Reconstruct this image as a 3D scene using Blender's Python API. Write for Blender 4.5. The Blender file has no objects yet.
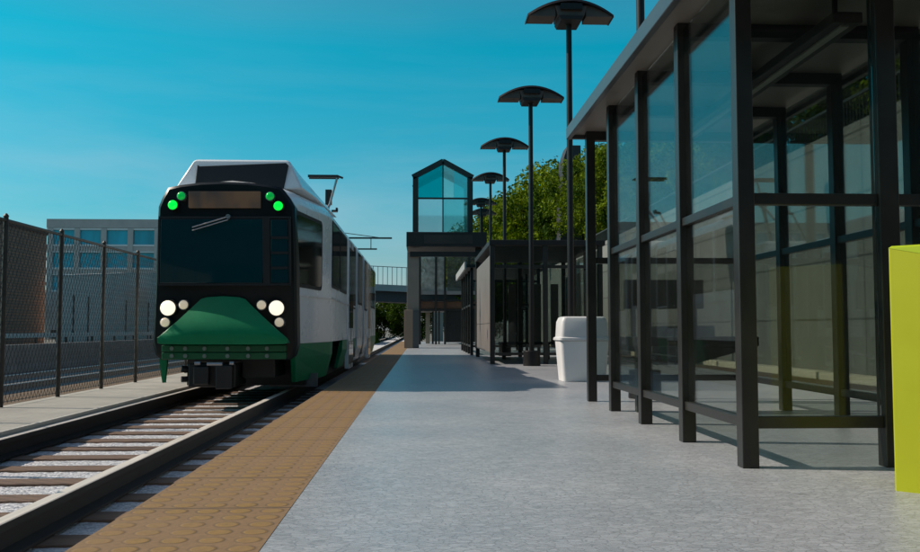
import bpy, bmesh, math, random
from mathutils import Vector, Matrix
R = math.radians
random.seed(7)
scene = bpy.context.scene
col = scene.collection

# ---------------------------------------------------------------- camera
CAM = Vector((0, 0, 0.88)); F = 900.0
cam_d = bpy.data.cameras.new('camera'); cam = bpy.data.objects.new('camera', cam_d)
col.objects.link(cam); scene.camera = cam
cam_d.sensor_width = 36; cam_d.lens = 36 * F / 920
cam_d.clip_start = 0.05; cam_d.clip_end = 3000
cam.location = CAM; cam.rotation_euler = (R(90 + 3.37), 0, R(-2.48))
CM = cam.rotation_euler.to_matrix()
def at(u, v, Y):
    """world point at distance Y along the track that the surveyed photo pixel (u, v) shows"""
    d = CM @ Vector(((u - 460) / F, -(v - 276) / F, -1))
    return CAM + d * (Y / d.y)

# ---------------------------------------------------------------- materials
MATS = {}
def mat(name, color, rough=0.5, metal=0.0, noise=0.0, nscale=8.0, bump=0.0, bscale=None, spec=0.5, color2=None, coat=0.0, stretch=None, detail=5):
    if name in MATS: return MATS[name]
    m = bpy.data.materials.new(name); m.use_nodes = True
    nt = m.node_tree; b = nt.nodes['Principled BSDF']
    b.inputs['Base Color'].default_value = (*color, 1)
    b.inputs['Roughness'].default_value = rough
    b.inputs['Metallic'].default_value = metal
    b.inputs['Specular IOR Level'].default_value = spec
    if coat: b.inputs['Coat Weight'].default_value = coat; b.inputs['Coat Roughness'].default_value = 0.08
    if noise or bump:
        tc = nt.nodes.new('ShaderNodeTexCoord'); mp = nt.nodes.new('ShaderNodeMapping')
        if stretch: mp.inputs['Scale'].default_value = stretch
        nt.links.new(tc.outputs['Object'], mp.inputs['Vector'])
    if noise:
        n = nt.nodes.new('ShaderNodeTexNoise'); n.inputs['Scale'].default_value = nscale; n.inputs['Detail'].default_value = detail
        n.inputs['Roughness'].default_value = 0.65
        nt.links.new(mp.outputs['Vector'], n.inputs['Vector'])
        r = nt.nodes.new('ShaderNodeValToRGB')
        c2 = color2 or tuple(c * (1 - noise) for c in color)
        c1 = color if color2 else tuple(min(1, c * (1 + noise)) for c in color)
        r.color_ramp.elements[0].position = 0.3; r.color_ramp.elements[1].position = 0.7
        r.color_ramp.elements[0].color = (*c2, 1); r.color_ramp.elements[1].color = (*c1, 1)
        nt.links.new(n.outputs['Fac'], r.inputs['Fac']); nt.links.new(r.outputs['Color'], b.inputs['Base Color'])
        mr = nt.nodes.new('ShaderNodeMapRange'); mr.inputs['To Min'].default_value = max(0, rough - 0.1); mr.inputs['To Max'].default_value = min(1, rough + 0.1)
        nt.links.new(n.outputs['Fac'], mr.inputs['Value']); nt.links.new(mr.outputs['Result'], b.inputs['Roughness'])
    if bump:
        n2 = nt.nodes.new('ShaderNodeTexNoise'); n2.inputs['Scale'].default_value = bscale or nscale * 4; n2.inputs['Detail'].default_value = 4
        nt.links.new(mp.outputs['Vector'], n2.inputs['Vector'])
        bp = nt.nodes.new('ShaderNodeBump'); bp.inputs['Strength'].default_value = bump; bp.inputs['Distance'].default_value = 0.02
        nt.links.new(n2.outputs['Fac'], bp.inputs['Height']); nt.links.new(bp.outputs['Normal'], b.inputs['Normal'])
    MATS[name] = m
    return m

def glass(name, tint, refl=1.0, rough=0.02, dirt_glare=0.06, dirt_glare_col=(0.25, 0.27, 0.26), gcol=(1,1,1), frosted=False):
    if name in MATS: return MATS[name]
    m = bpy.data.materials.new(name); m.use_nodes = True
    nt = m.node_tree; nt.nodes.remove(nt.nodes['Principled BSDF'])
    out = nt.nodes['Material Output']
    tr = nt.nodes.new('ShaderNodeBsdfTransparent'); tr.inputs['Color'].default_value = (*tint, 1)
    gl = nt.nodes.new('ShaderNodeBsdfGlossy'); gl.inputs['Roughness'].default_value = rough; gl.inputs['Color'].default_value = (*gcol, 1)
    df = nt.nodes.new('ShaderNodeBsdfTranslucent' if frosted else 'ShaderNodeBsdfDiffuse'); df.inputs['Color'].default_value = (*dirt_glare_col, 1)
    fr = nt.nodes.new('ShaderNodeFresnel'); fr.inputs['IOR'].default_value = 1.5
    mu = nt.nodes.new('ShaderNodeMath'); mu.operation = 'MULTIPLY'; mu.inputs[1].default_value = refl; mu.use_clamp = True
    nt.links.new(fr.outputs['Fac'], mu.inputs[0])
    mx0 = nt.nodes.new('ShaderNodeMixShader')
    tc = nt.nodes.new('ShaderNodeTexCoord'); n = nt.nodes.new('ShaderNodeTexNoise'); n.inputs['Scale'].default_value = 3; n.inputs['Detail'].default_value = 6
    mr = nt.nodes.new('ShaderNodeMapRange'); mr.inputs['From Min'].default_value = 0.35; mr.inputs['From Max'].default_value = 0.75; mr.inputs['To Min'].default_value = dirt_glare * (0.92 if frosted else 0.4); mr.inputs['To Max'].default_value = dirt_glare
    nt.links.new(tc.outputs['Object'], n.inputs['Vector']); nt.links.new(n.outputs['Fac'], mr.inputs['Value'])
    nt.links.new(mr.outputs['Result'], mx0.inputs['Fac'])
    nt.links.new(tr.outputs[0], mx0.inputs[1]); nt.links.new(df.outputs[0], mx0.inputs[2])
    mx = nt.nodes.new('ShaderNodeMixShader'); nt.links.new(mu.outputs[0], mx.inputs['Fac'])
    nt.links.new(mx0.outputs[0], mx.inputs[1]); nt.links.new(gl.outputs[0], mx.inputs[2])
    nt.links.new(mx.outputs[0], out.inputs['Surface'])
    MATS[name] = m
    return m

def emit(name, color, strength):
    if name in MATS: return MATS[name]
    m = bpy.data.materials.new(name); m.use_nodes = True
    b = m.node_tree.nodes['Principled BSDF']
    b.inputs['Base Color'].default_value = (*color, 1); b.inputs['Roughness'].default_value = 0.2
    b.inputs['Emission Color'].default_value = (*color, 1); b.inputs['Emission Strength'].default_value = strength
    MATS[name] = m
    return m

# ---------------------------------------------------------------- mesh helpers
class MB:
    def __init__(self): self.v = []; self.f = []
    def add(self, vs, fs):
        o = len(self.v); self.v += [tuple(p) for p in vs]; self.f += [tuple(i + o for i in f) for f in fs]; return self
    def box(self, x0, x1, y0, y1, z0, z1):
        return self.add([(x0,y0,z0),(x1,y0,z0),(x1,y1,z0),(x0,y1,z0),(x0,y0,z1),(x1,y0,z1),(x1,y1,z1),(x0,y1,z1)],
            [(0,3,2,1),(4,5,6,7),(0,1,5,4),(1,2,6,5),(2,3,7,6),(3,0,4,7)])
    def bar(self, a, b, w, h=None, up=(0,0,1)):
        h = h or w; a = Vector(a); b = Vector(b); d = (b - a).normalized(); u = Vector(up)
        if abs(d.dot(u)) > 0.95: u = Vector((0, 1, 0))
        s = d.cross(u).normalized(); t = s.cross(d).normalized()
        c = [(-.5,-.5),(.5,-.5),(.5,.5),(-.5,.5)]
        return self.add([a + s*i*w + t*j*h for i, j in c] + [b + s*i*w + t*j*h for i, j in c],
            [(3,2,1,0),(4,5,6,7),(0,1,5,4),(1,2,6,5),(2,3,7,6),(3,0,4,7)])
    def tube(self, a, b, r, r2=None, n=12):
        r2 = r if r2 is None else r2; a = Vector(a); b = Vector(b); d = (b - a).normalized()
        u = Vector((0,0,1)) if abs(d.z) < 0.9 else Vector((0,1,0))
        s = d.cross(u).normalized(); t = s.cross(d)
        A = [a + (s*math.cos(2*math.pi*i/n) + t*math.sin(2*math.pi*i/n))*r for i in range(n)]
        B = [b + (s*math.cos(2*math.pi*i/n) + t*math.sin(2*math.pi*i/n))*r2 for i in range(n)]
        return self.add(A + B, [(i, (i+1)%n, n+(i+1)%n, n+i) for i in range(n)] + [tuple(range(n-1,-1,-1)), tuple(range(n, 2*n))])
    def prism(self, poly, origin, ex, ey, ez, t):
        """polygon (2D) in plane origin+ex*x+ey*y, extruded t along ez"""
        o = Vector(origin); ex = Vector(ex); ey = Vector(ey); ez = Vector(ez); n = len(poly)
        A = [o + ex*p[0] + ey*p[1] for p in poly]; B = [p + ez*t for p in A]
        return self.add(A + B, [tuple(range(n-1,-1,-1)), tuple(range(n, 2*n))] + [(i,(i+1)%n,n+(i+1)%n,n+i) for i in range(n)])
    def loft(self, rings, close=True, caps=True):
        n = len(rings[0]); vs = [p for r in rings for p in r]; fs = []
        for k in range(len(rings)-1):
            for i in range(n if close else n-1):
                j = (i+1) % n
                fs.append((k*n+i, k*n+j, (k+1)*n+j, (k+1)*n+i))
        if caps: fs += [tuple(range(n-1,-1,-1)), tuple(range((len(rings)-1)*n, len(rings)*n))]
        return self.add(vs, fs)
    def build(self, name, material, parent=None, bevel=0, smooth=False, loc=None, seg=2, recalc=True):
        me = bpy.data.meshes.new(name)
        o = bpy.data.objects.new(name, me); col.objects.link(o)
        if loc is not None: L = Vector(loc)
        else: L = Vector((0,0,0))
        me.from_pydata([tuple(Vector(p) - L) for p in self.v], [], self.f)
        if recalc:
            bm = bmesh.new(); bm.from_mesh(me); bmesh.ops.recalc_face_normals(bm, faces=bm.faces); bm.to_mesh(me); bm.free()
        me.materials.append(material)
        o.location = L
        if parent:
            o.parent = parent
            pw = parent['_w'] if '_w' in parent else (0,0,0)
            o.location = L - Vector(pw)
        if loc is not None: o['_w'] = tuple(L)
        elif parent: o['_w'] = (0,0,0)
        if smooth:
            for p in me.polygons: p.use_smooth = True
            try: me.set_sharp_from_angle(angle=R(35))
            except Exception: pass
        if bevel:
            md = o.modifiers.new('bevel', 'BEVEL'); md.width = bevel; md.segments = seg; md.limit_method = 'ANGLE'; md.angle_limit = R(40)
        return o

def tag(o, label, cat, group=None, kind=None):
    if label: o['label'] = label
    if cat: o['category'] = cat
    if group: o['group'] = group
    if kind: o['kind'] = kind
    return o
def thing(name, loc, label, cat, group=None):
    o = bpy.data.objects.new(name, None); col.objects.link(o); o.location = loc; o['_w'] = tuple(loc)
    o.empty_display_size = 0.2
    return tag(o, label, cat, group)
def copy_tree(o, parent=None):
    c = o.copy(); col.objects.link(c)
    if parent: c.parent = parent
    for ch in list(o.children): copy_tree(ch, c)
    return c
def rrect(x0, x1, y0, y1, r, n=5):
    pts = []
    for cx, cy, a0 in ((x1-r,y1-r,0),(x0+r,y1-r,90),(x0+r,y0+r,180),(x1-r,y0+r,270)):
        for k in range(n+1):
            a = R(a0 + 90*k/n); pts.append((cx + r*math.cos(a), cy + r*math.sin(a)))
    return pts

# ---------------------------------------------------------------- common materials
M_dark = mat('dark_bronze_paint', (0.019,0.018,0.016), 0.36, 0.0, noise=0.25, nscale=3, bump=0.05, bscale=60, spec=0.5)
M_dark2 = mat('dark_roof_paint', (0.020,0.019,0.019), 0.5, noise=0.2, nscale=2, spec=.3)
M_lamp = mat('lamp_paint', (0.012,0.012,0.013), 0.42, spec=.3, noise=0.2, nscale=3)
M_lampin = mat('lamp_underside', (0.085,0.065,0.055), 0.5, noise=0.2, nscale=5)
M_glass = glass('shelter_glass', (0.73,0.77,0.75), 0.42, dirt_glare=0.02)
M_ceil = mat('ceiling_panel', (0.17,0.15,0.13), 0.5, noise=0.15, nscale=2)
M_white = mat('white_tram_paint', (0.84,0.86,0.88), 0.28, noise=0.02, nscale=1.2, coat=0.4)
M_green = mat('green_tram_paint', (0.0,0.19,0.075), 0.45, noise=0.12, nscale=2.5, spec=.3)
M_green2 = mat('green_bumper_paint', (0.0,0.10,0.035), 0.45, noise=0.15, nscale=3)
M_mask = mat('black_tram_mask', (0.004,0.009,0.011), 0.4, noise=0.2, nscale=2, spec=.3)
M_tglass = mat('tram_glass', (0.001,0.034,0.042), 0.05, spec=0.7)
M_tglass_side = mat('tram_side_glass', (0.006,0.009,0.007), 0.06, spec=0.8)
M_rubber = mat('black_rubber', (0.008,0.008,0.009), 0.6, noise=0.3, nscale=12)
M_under = mat('underframe_metal', (0.012,0.012,0.013), 0.5, noise=0.3, nscale=10)
M_steel = mat('brushed_steel', (0.35,0.36,0.37), 0.35, 0.8)
M_galv = mat('galvanised_steel', (0.05,0.047,0.042), 0.5, 0.5, noise=0.3, nscale=6)

# ================================================================= SETTING
def sheet(name, x0, x1, y0, y1, z, m, label=None):
    o = MB().add([(x0,y0,z),(x1,y0,z),(x1,y1,z),(x0,y1,z)], [(0,1,2,3)]).build(name, m, recalc=False)
    tag(o, None, None, kind='structure')
    if label: o['label'] = label
    return o
M_soil = mat('brown_soil', (0.13,0.08,0.042), 0.95, noise=0.3, nscale=2.5, bump=0.5, bscale=20, color2=(0.085,0.058,0.034))
M_dirt = mat('far_ground', (0.13,0.12,0.10), 0.95, noise=0.3, nscale=0.2, bump=0.3, bscale=5)
sheet('ground', -700, 700, -60, 1500, -0.62, M_dirt)

# platform floor
def floor_material():
    m = bpy.data.materials.new('platform_pavers'); m.use_nodes = True; nt = m.node_tree; b = nt.nodes['Principled BSDF']; L = nt.links.new
    tc = nt.nodes.new('ShaderNodeTexCoord')
    v = nt.nodes.new('ShaderNodeTexVoronoi'); v.feature = 'DISTANCE_TO_EDGE'; v.inputs['Scale'].default_value = 26
    v2 = nt.nodes.new('ShaderNodeTexVoronoi'); v2.inputs['Scale'].default_value = 26
    mp = nt.nodes.new('ShaderNodeMapping'); mp.inputs['Scale'].default_value = (0.7, 1.3, 1)
    L(tc.outputs['Object'], mp.inputs['Vector']); L(mp.outputs['Vector'], v.inputs['Vector']); L(mp.outputs['Vector'], v2.inputs['Vector'])
    n = nt.nodes.new('ShaderNodeTexNoise'); n.inputs['Scale'].default_value = 0.55; n.inputs['Detail'].default_value = 7; n.inputs['Roughness'].default_value = 0.6
    L(tc.outputs['Object'], n.inputs['Vector'])
    n3 = nt.nodes.new('ShaderNodeTexNoise'); n3.inputs['Scale'].default_value = 60; n3.inputs['Detail'].default_value = 3
    L(tc.outputs['Object'], n3.inputs['Vector'])
    r = nt.nodes.new('ShaderNodeValToRGB'); r.color_ramp.elements[0].position = 0.3; r.color_ramp.elements[1].position = 0.72
    r.color_ramp.elements[0].color = (0.29,0.31,0.335,1); r.color_ramp.elements[1].color = (0.39,0.40,0.415,1)
    L(n.outputs['Fac'], r.inputs['Fac'])
    edge = nt.nodes.new('ShaderNodeMapRange'); edge.inputs['From Max'].default_value = 0.10; edge.inputs['To Min'].default_value = 0.70; edge.inputs['To Max'].default_value = 1.0
    L(v.outputs['Distance'], edge.inputs['Value'])
    cellr = nt.nodes.new('ShaderNodeMapRange'); cellr.inputs['To Min'].default_value = 0.86; cellr.inputs['To Max'].default_value = 1.10
    sp = nt.nodes.new('ShaderNodeSeparateColor'); L(v2.outputs['Color'], sp.inputs['Color']); L(sp.outputs['Red'], cellr.inputs['Value'])
    mu = nt.nodes.new('ShaderNodeMath'); mu.operation = 'MULTIPLY'; L(edge.outputs['Result'], mu.inputs[0]); L(cellr.outputs['Result'], mu.inputs[1])
    g = nt.nodes.new('ShaderNodeMapRange'); g.inputs['To Min'].default_value = 0.8; g.inputs['To Max'].default_value = 1.2; L(n3.outputs['Fac'], g.inputs['Value'])
    vs = nt.nodes.new('ShaderNodeTexVoronoi'); vs.inputs['Scale'].default_value = 1.3; L(tc.outputs['Object'], vs.inputs['Vector'])
    st = nt.nodes.new('ShaderNodeMapRange'); st.inputs['From Min'].default_value = 0.02; st.inputs['From Max'].default_value = 0.06; st.inputs['To Min'].default_value = 0.72; st.inputs['To Max'].default_value = 1.0; L(vs.outputs['Distance'], st.inputs['Value'])
    mus = nt.nodes.new('ShaderNodeMath'); mus.operation = 'MULTIPLY'; L(mu.outputs[0], mus.inputs[0]); L(st.outputs['Result'], mus.inputs[1])
    mu2 = nt.nodes.new('ShaderNodeMath'); mu2.operation = 'MULTIPLY'; L(mus.outputs[0], mu2.inputs[0]); L(g.outputs['Result'], mu2.inputs[1])
    vm = nt.nodes.new('ShaderNodeVectorMath'); vm.operation = 'SCALE'; L(r.outputs['Color'], vm.inputs[0]); L(mu2.outputs[0], vm.inputs['Scale'])
    L(vm.outputs['Vector'], b.inputs['Base Color'])
    rr = nt.nodes.new('ShaderNodeMapRange'); rr.inputs['To Min'].default_value = 0.24; rr.inputs['To Max'].default_value = 0.48; L(n.outputs['Fac'], rr.inputs['Value']); L(rr.outputs['Result'], b.inputs['Roughness'])
    bp = nt.nodes.new('ShaderNodeBump'); bp.inputs['Strength'].default_value = 0.35; bp.inputs['Distance'].default_value = 0.006
    L(mu2.outputs[0], bp.inputs['Height']); L(bp.outputs['Normal'], b.inputs['Normal'])
    return m
def tactile_material():
    m = bpy.data.materials.new('ochre_tactile_paving'); m.use_nodes = True; nt = m.node_tree; b = nt.nodes['Principled BSDF']; L = nt.links.new
    tc = nt.nodes.new('ShaderNodeTexCoord'); mp = nt.nodes.new('ShaderNodeMapping'); S = 0.151
    mp.inputs['Scale'].default_value = (1/0.1535, 1/S, 0); mp.inputs['Location'].default_value = (0.17,0,0); L(tc.outputs['Object'], mp.inputs['Vector'])
    fr = nt.nodes.new('ShaderNodeVectorMath'); fr.operation = 'FRACTION'; L(mp.outputs['Vector'], fr.inputs[0])
    sb = nt.nodes.new('ShaderNodeVectorMath'); sb.operation = 'SUBTRACT'; sb.inputs[1].default_value = (0.5,0.5,0); L(fr.outputs['Vector'], sb.inputs[0])
    ln = nt.nodes.new('ShaderNodeVectorMath'); ln.operation = 'LENGTH'; L(sb.outputs['Vector'], ln.inputs[0])
    r = nt.nodes.new('ShaderNodeValToRGB'); e = r.color_ramp.elements
    e[0].position = 0.30; e[0].color = (0.235,0.135,0.028,1); e[1].position = 0.36; e[1].color = (0.075,0.045,0.02,1)
    x = e.new(0.43); x.color = (0.195,0.115,0.05,1)
    L(ln.outputs['Value'], r.inputs['Fac'])
    n = nt.nodes.new('ShaderNodeTexNoise'); n.inputs['Scale'].default_value = 1.6; n.inputs['Detail'].default_value = 8; n.inputs['Roughness'].default_value = 0.7
    L(tc.outputs['Object'], n.inputs['Vector'])
    plain = nt.nodes.new('ShaderNodeRGB'); plain.outputs[0].default_value = (0.215,0.13,0.06,1)
    wear = nt.nodes.new('ShaderNodeMapRange'); wear.inputs['From Min'].default_value = 0.38; wear.inputs['From Max'].default_value = 0.68; wear.inputs['To Min'].default_value = 0.15; wear.inputs['To Max'].default_value = 0.85
    L(n.outputs['Fac'], wear.inputs['Value'])
    mx = nt.nodes.new('ShaderNodeMix'); mx.data_type = 'RGBA'; L(wear.outputs['Result'], mx.inputs[0]); L(r.outputs['Color'], mx.inputs[6]); L(plain.outputs[0], mx.inputs[7])
    # tile seams every 0.92 m
    sep = nt.nodes.new('ShaderNodeSeparateXYZ'); L(tc.outputs['Object'], sep.inputs[0])
    md = nt.nodes.new('ShaderNodeMath'); md.operation = 'PINGPONG'; md.inputs[1].default_value = 0.453; L(sep.outputs['Y'], md.inputs[0])
    sm = nt.nodes.new('ShaderNodeMapRange'); sm.inputs['From Min'].default_value = 0.004; sm.inputs['From Max'].default_value = 0.012; sm.inputs['To Min'].default_value = 0.3; L(md.outputs[0], sm.inputs['Value'])
    n2 = nt.nodes.new('ShaderNodeTexNoise'); n2.inputs['Scale'].default_value = 35; n2.inputs['Detail'].default_value = 4; L(tc.outputs['Object'], n2.inputs['Vector'])
    g = nt.nodes.new('ShaderNodeMapRange'); g.inputs['To Min'].default_value = 0.7; g.inputs['To Max'].default_value = 1.3; L(n2.outputs['Fac'], g.inputs['Value'])
    mu = nt.nodes.new('ShaderNodeMath'); mu.operation = 'MULTIPLY'; L(sm.outputs['Result'], mu.inputs[0]); L(g.outputs['Result'], mu.inputs[1])
    vm = nt.nodes.new('ShaderNodeVectorMath'); vm.operation = 'SCALE'; L(mx.outputs[2], vm.inputs[0]); L(mu.outputs[0], vm.inputs['Scale'])
    L(vm.outputs['Vector'], b.inputs['Base Color']); b.inputs['Roughness'].default_value = 0.75
    dome = nt.nodes.new('ShaderNodeMapRange'); dome.inputs['From Min'].default_value = 0.28; dome.inputs['From Max'].default_value = 0.37; dome.inputs['To Min'].default_value = 1; dome.inputs['To Max'].default_value = 0
    L(ln.outputs['Value'], dome.inputs['Value'])
    ad = nt.nodes.new('ShaderNodeMath'); ad.operation = 'MULTIPLY'; L(dome.outputs['Result'], ad.inputs[0]); L(sm.outputs['Result'], ad.inputs[1])
    bp = nt.nodes.new('ShaderNodeBump'); bp.inputs['Strength'].default_value = 0.5; bp.inputs['Distance'].default_value = 0.005
    L(ad.outputs[0], bp.inputs['Height']); L(bp.outputs['Normal'], b.inputs['Normal'])
    return m
PE = -1.41           # platform edge
M_floor = floor_material()
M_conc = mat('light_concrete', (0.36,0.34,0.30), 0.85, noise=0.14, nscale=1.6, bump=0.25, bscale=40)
M_wallc = mat('grey_concrete_wall', (0.26,0.26,0.245), 0.85, noise=0.16, nscale=0.8, bump=0.15, bscale=20)
M_slab = mat('platform_side', (0.10,0.095,0.085), 0.9, noise=0.25, nscale=3)
o = MB().box(PE, 7.28, -6, 64, -0.60, 0).build('platform', M_floor, bevel=0.012); tag(o, None, None, kind='structure')
sheet('tactile_paving', PE + 0.004, -0.64, -6, 64, 0.002, tactile_material())
# kerb and low ledge in front of the retaining wall
M_ledge = mat('cream_kerb', (0.55,0.50,0.38), 0.8, noise=0.12, nscale=3)
o = MB().box(6.95, 7.27, 2, 62, 0, 0.13).build('kerb', M_ledge, bevel=0.015); tag(o, None, None, kind='structure')
sheet('gravel_strip', 6.35, 6.94, 2, 62, 0.004, M_soil)

# trackbed
def ballast_material():
    m = bpy.data.materials.new('pale_ballast'); m.use_nodes = True; nt = m.node_tree; b = nt.nodes['Principled BSDF']; L = nt.links.new
    tc = nt.nodes.new('ShaderNodeTexCoord'); v = nt.nodes.new('ShaderNodeTexVoronoi'); v.inputs['Scale'].default_value = 45; L(tc.outputs['Object'], v.inputs['Vector'])
    sp = nt.nodes.new('ShaderNodeSeparateColor'); L(v.outputs['Color'], sp.inputs['Color'])
    r = nt.nodes.new('ShaderNodeValToRGB'); e = r.color_ramp.elements; e[0].color = (0.34,0.35,0.37,1); e[1].color = (0.66,0.67,0.69,1); L(sp.outputs['Red'], r.inputs['Fac'])
    L(r.outputs['Color'], b.inputs['Base Color']); b.inputs['Roughness'].default_value = 0.9
    bp = nt.nodes.new('ShaderNodeBump'); bp.inputs['Strength'].default_value = 0.7; bp.inputs['Distance'].default_value = 0.012; bp.invert = True
    L(v.outputs['Distance'], bp.inputs['Height']); L(bp.outputs['Normal'], b.inputs['Normal'])
    return m
M_bal = ballast_material()
XL, XR = -3.80, -2.17      # rails
ZR, ZS = -0.11, -0.30      # rail head, sleeper top
# gravel surface with real relief near the camera
mb = MB()
random.seed(3)
NX, NY = 44, 420
ys = [1.5 + 0.0475*j for j in range(NY)]
for j, y in enumerate(ys):
    for i in range(NX):
        x = -4.02 + i * (2.62 / (NX-1))
        mb.v.append((x, y, ZS - 0.018 + random.uniform(-0.004, 0.004)))
for j in range(NY-1):
    for i in range(NX-1):
        a = j*NX+i; mb.f.append((a, a+1, a+NX+1, a+NX))
o = mb.build('ballast', M_bal, recalc=False, smooth=False); tag(o, None, None, kind='structure')
sheet('trackbed', -4.02, PE - 0.003, ys[-1] + 0.01, 130, ZS - 0.018, M_bal)
M_rust = mat('rail_steel_side', (0.013,0.011,0.010), 0.8, 0.0, noise=0.3, nscale=8)
M_head = mat('worn_rail_head', (0.60,0.55,0.48), 0.5, 0.0, noise=0.2, nscale=2.5, stretch=(6,0.3,6))
for X, lab in ((XL, 'far rail of the track, next to the walkway below the chain-link fence'), (XR, 'near rail of the track with sunlit head, closest to the platform')):
    prof = [(-.075,ZS+.004),(.075,ZS+.004),(.075,ZS+.022),(.014,ZS+.045),(.014,ZR-.05),(.045,ZR-.042),(.045,ZR-.004),(-.045,ZR-.004),(-.045,ZR-.042),(-.014,ZR-.05),(-.014,ZS+.045),(-.075,ZS+.022)]
    t = thing('rail', (X, 0, ZS), lab, 'rail', 'rails of the near track')
    MB().prism(prof, (X,-4,0), (1,0,0), (0,0,1), (0,1,0), 134).build('rail_web', M_rust, t)
    MB().prism([(-.043,ZR-.0035),(.043,ZR-.0035),(.043,ZR-.001),(.036,ZR+.002),(-.036,ZR+.002),(-.043,ZR-.001)], (X,-4,0), (1,0,0), (0,0,1), (0,1,0), 134).build('rail_head', M_head, t)
M_wood = mat('weathered_sleeper_wood', (0.20,0.125,0.08), 0.8, noise=0.3, nscale=3, bump=0.35, bscale=12, stretch=(0.6,6,6), color2=(0.11,0.07,0.05))
random.seed(5)
base = None
ylist = [2.6 + 0.66*i for i in range(24)] + [32.3 + 0.66*i for i in range(14)]
for y in ylist:
    if base is None:
        base = MB().box(-1.19, 1.19, -0.125, 0.125, -0.13, 0).build('sleeper', M_wood, bevel=0.01); s = base
    else:
        s = base.copy(); col.objects.link(s)
    s.location = (-2.79 + random.uniform(-.02,.02), y + random.uniform(-.02,.02), ZS + random.uniform(-0.003,0.003)); s.rotation_euler.z = random.uniform(-.008,.008)
    s.location.x = -2.80
    if y < 20: tag(s, 'weathered brown timber sleeper lying across the pale ballast in front of the tram', 'railway sleeper', 'sleepers in front of the tram')
    else: tag(s, 'brown timber sleeper far off under the track behind the tram', 'railway sleeper', 'sleepers beyond the tram')
# left walkway
o = MB().box(-5.22, -3.90, -4, 64, -0.6, -0.075).build('walkway', M_conc, bevel=0.01); tag(o, None, None, kind='structure')
M_kerbs = mat('pale_kerb', (0.50,0.48,0.43), 0.7, noise=0.1, nscale=2)
o = MB().box(-3.897, -3.86, -4, 64, -0.6, -0.066).build('walkway_kerb', M_kerbs); tag(o, None, None, kind='structure')
sheet('soil_strip', -6.3, -5.222, -4, 90, -0.12, M_soil)
M_bal2 = mat('dark_ballast', (0.15,0.15,0.15), 0.95, noise=0.4, nscale=14, bump=0.9, bscale=25)
sheet('second_trackbed', -9.4, -6.30, -4, 120, -0.20, M_bal2)
M_road = mat('worn_asphalt', (0.105,0.105,0.105), 0.85, noise=0.2, nscale=0.7, bump=0.2, bscale=40)
sheet('road', -27, -9.4, -4, 160, -0.30, M_road)
for X, lab in ((-6.95,'near rail of the second track behind the chain-link fence'), (-8.35,'far rail of the second track behind the chain-link fence')):
    MBo = MB().prism([(-.07,0),(.07,0),(.015,.04),(.015,.1),(.035,.11),(.035,.14),(-.035,.14),(-.035,.11),(-.015,.1),(-.015,.04)], (X,0,-0.2), (1,0,0), (0,0,1), (0,1,0), 110)
    tag(MBo.build('rail', mat('blue_rail_steel',(0.16,0.18,0.2),0.35,0.6)), lab, 'rail', 'rails of the second track')
# jersey barrier along the road edge
t = MB().prism([(-.3,0),(.3,0),(.18,.22),(.09,.75),(-.09,.75),(-.18,.22)], (-11.2,10,-0.3), (1,0,0), (0,0,1), (0,1,0), 75).build('road_barrier', mat('grey_barrier',(0.15,0.15,0.145),0.85,noise=0.2,nscale=1.2), bevel=0.02)
tag(t, 'long low grey concrete barrier along the road beyond the chain-link fence', 'barrier')

# ================================================================= CHAIN LINK FENCE
FX, FZ0, FZ1 = -5.12, -0.075, 2.22
fn = thing('chain_link_fence', (FX, 5, FZ0), 'tall dark chain-link fence with round posts on the concrete walkway', 'fence')
py = [11.28 + 1.73*i for i in range(-4, 14)]
for y in py:
    MB().tube((FX,y,FZ0), (FX,y,FZ1+.05), 0.030).tube((FX,y,FZ1+.05),(FX,y,FZ1+.085),0.038,0.012).build('post', M_galv, fn, smooth=True)
MB().tube((FX,py[0],FZ1), (FX,py[-1],FZ1), 0.022, n=8).build('top_rail', M_galv, fn, smooth=True)
MB().tube((FX,py[0],FZ0+.06), (FX,py[-1],FZ0+.06), 0.006, n=6).build('tension_wire', M_galv, fn)
mb = MB(); H = FZ1 - FZ0 - 0.05; z0 = FZ0 + 0.04; r = 0.0036; step = 0.105
for sgn in (1, -1):
    y = py[0] - H
    while y < py[-1] + H:
        a = [y, z0]; b = [y + H*0.62*sgn, z0 + H]
        # clip in y
        lo, hi = py[0], py[-1]
        ta, tb = 0.0, 1.0; dy = b[0]-a[0]
        t1, t2 = sorted(((lo-a[0])/dy, (hi-a[0])/dy)); ta = max(ta, t1); tb = min(tb, t2)
        if ta < tb:
            A = (FX - r*sgn*.6, a[0]+dy*ta, z0+H*ta); B = (FX - r*sgn*.6, a[0]+dy*tb, z0+H*tb)
            mb.tube(A, B, r, n=3)
        y += step
mb.build('wire_mesh', mat('fence_wire', (0.045,0.042,0.038), 0.5, 0.3), fn)

# ================================================================= TRAM
TY = 13.4
CX = -2.91
tram = thing('tram', (CX, TY, ZR), 'white and green articulated tram with black front and lit headlights beside the platform', 'tram')
def T(u, v, y=TY): return at(u, v, y)
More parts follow.
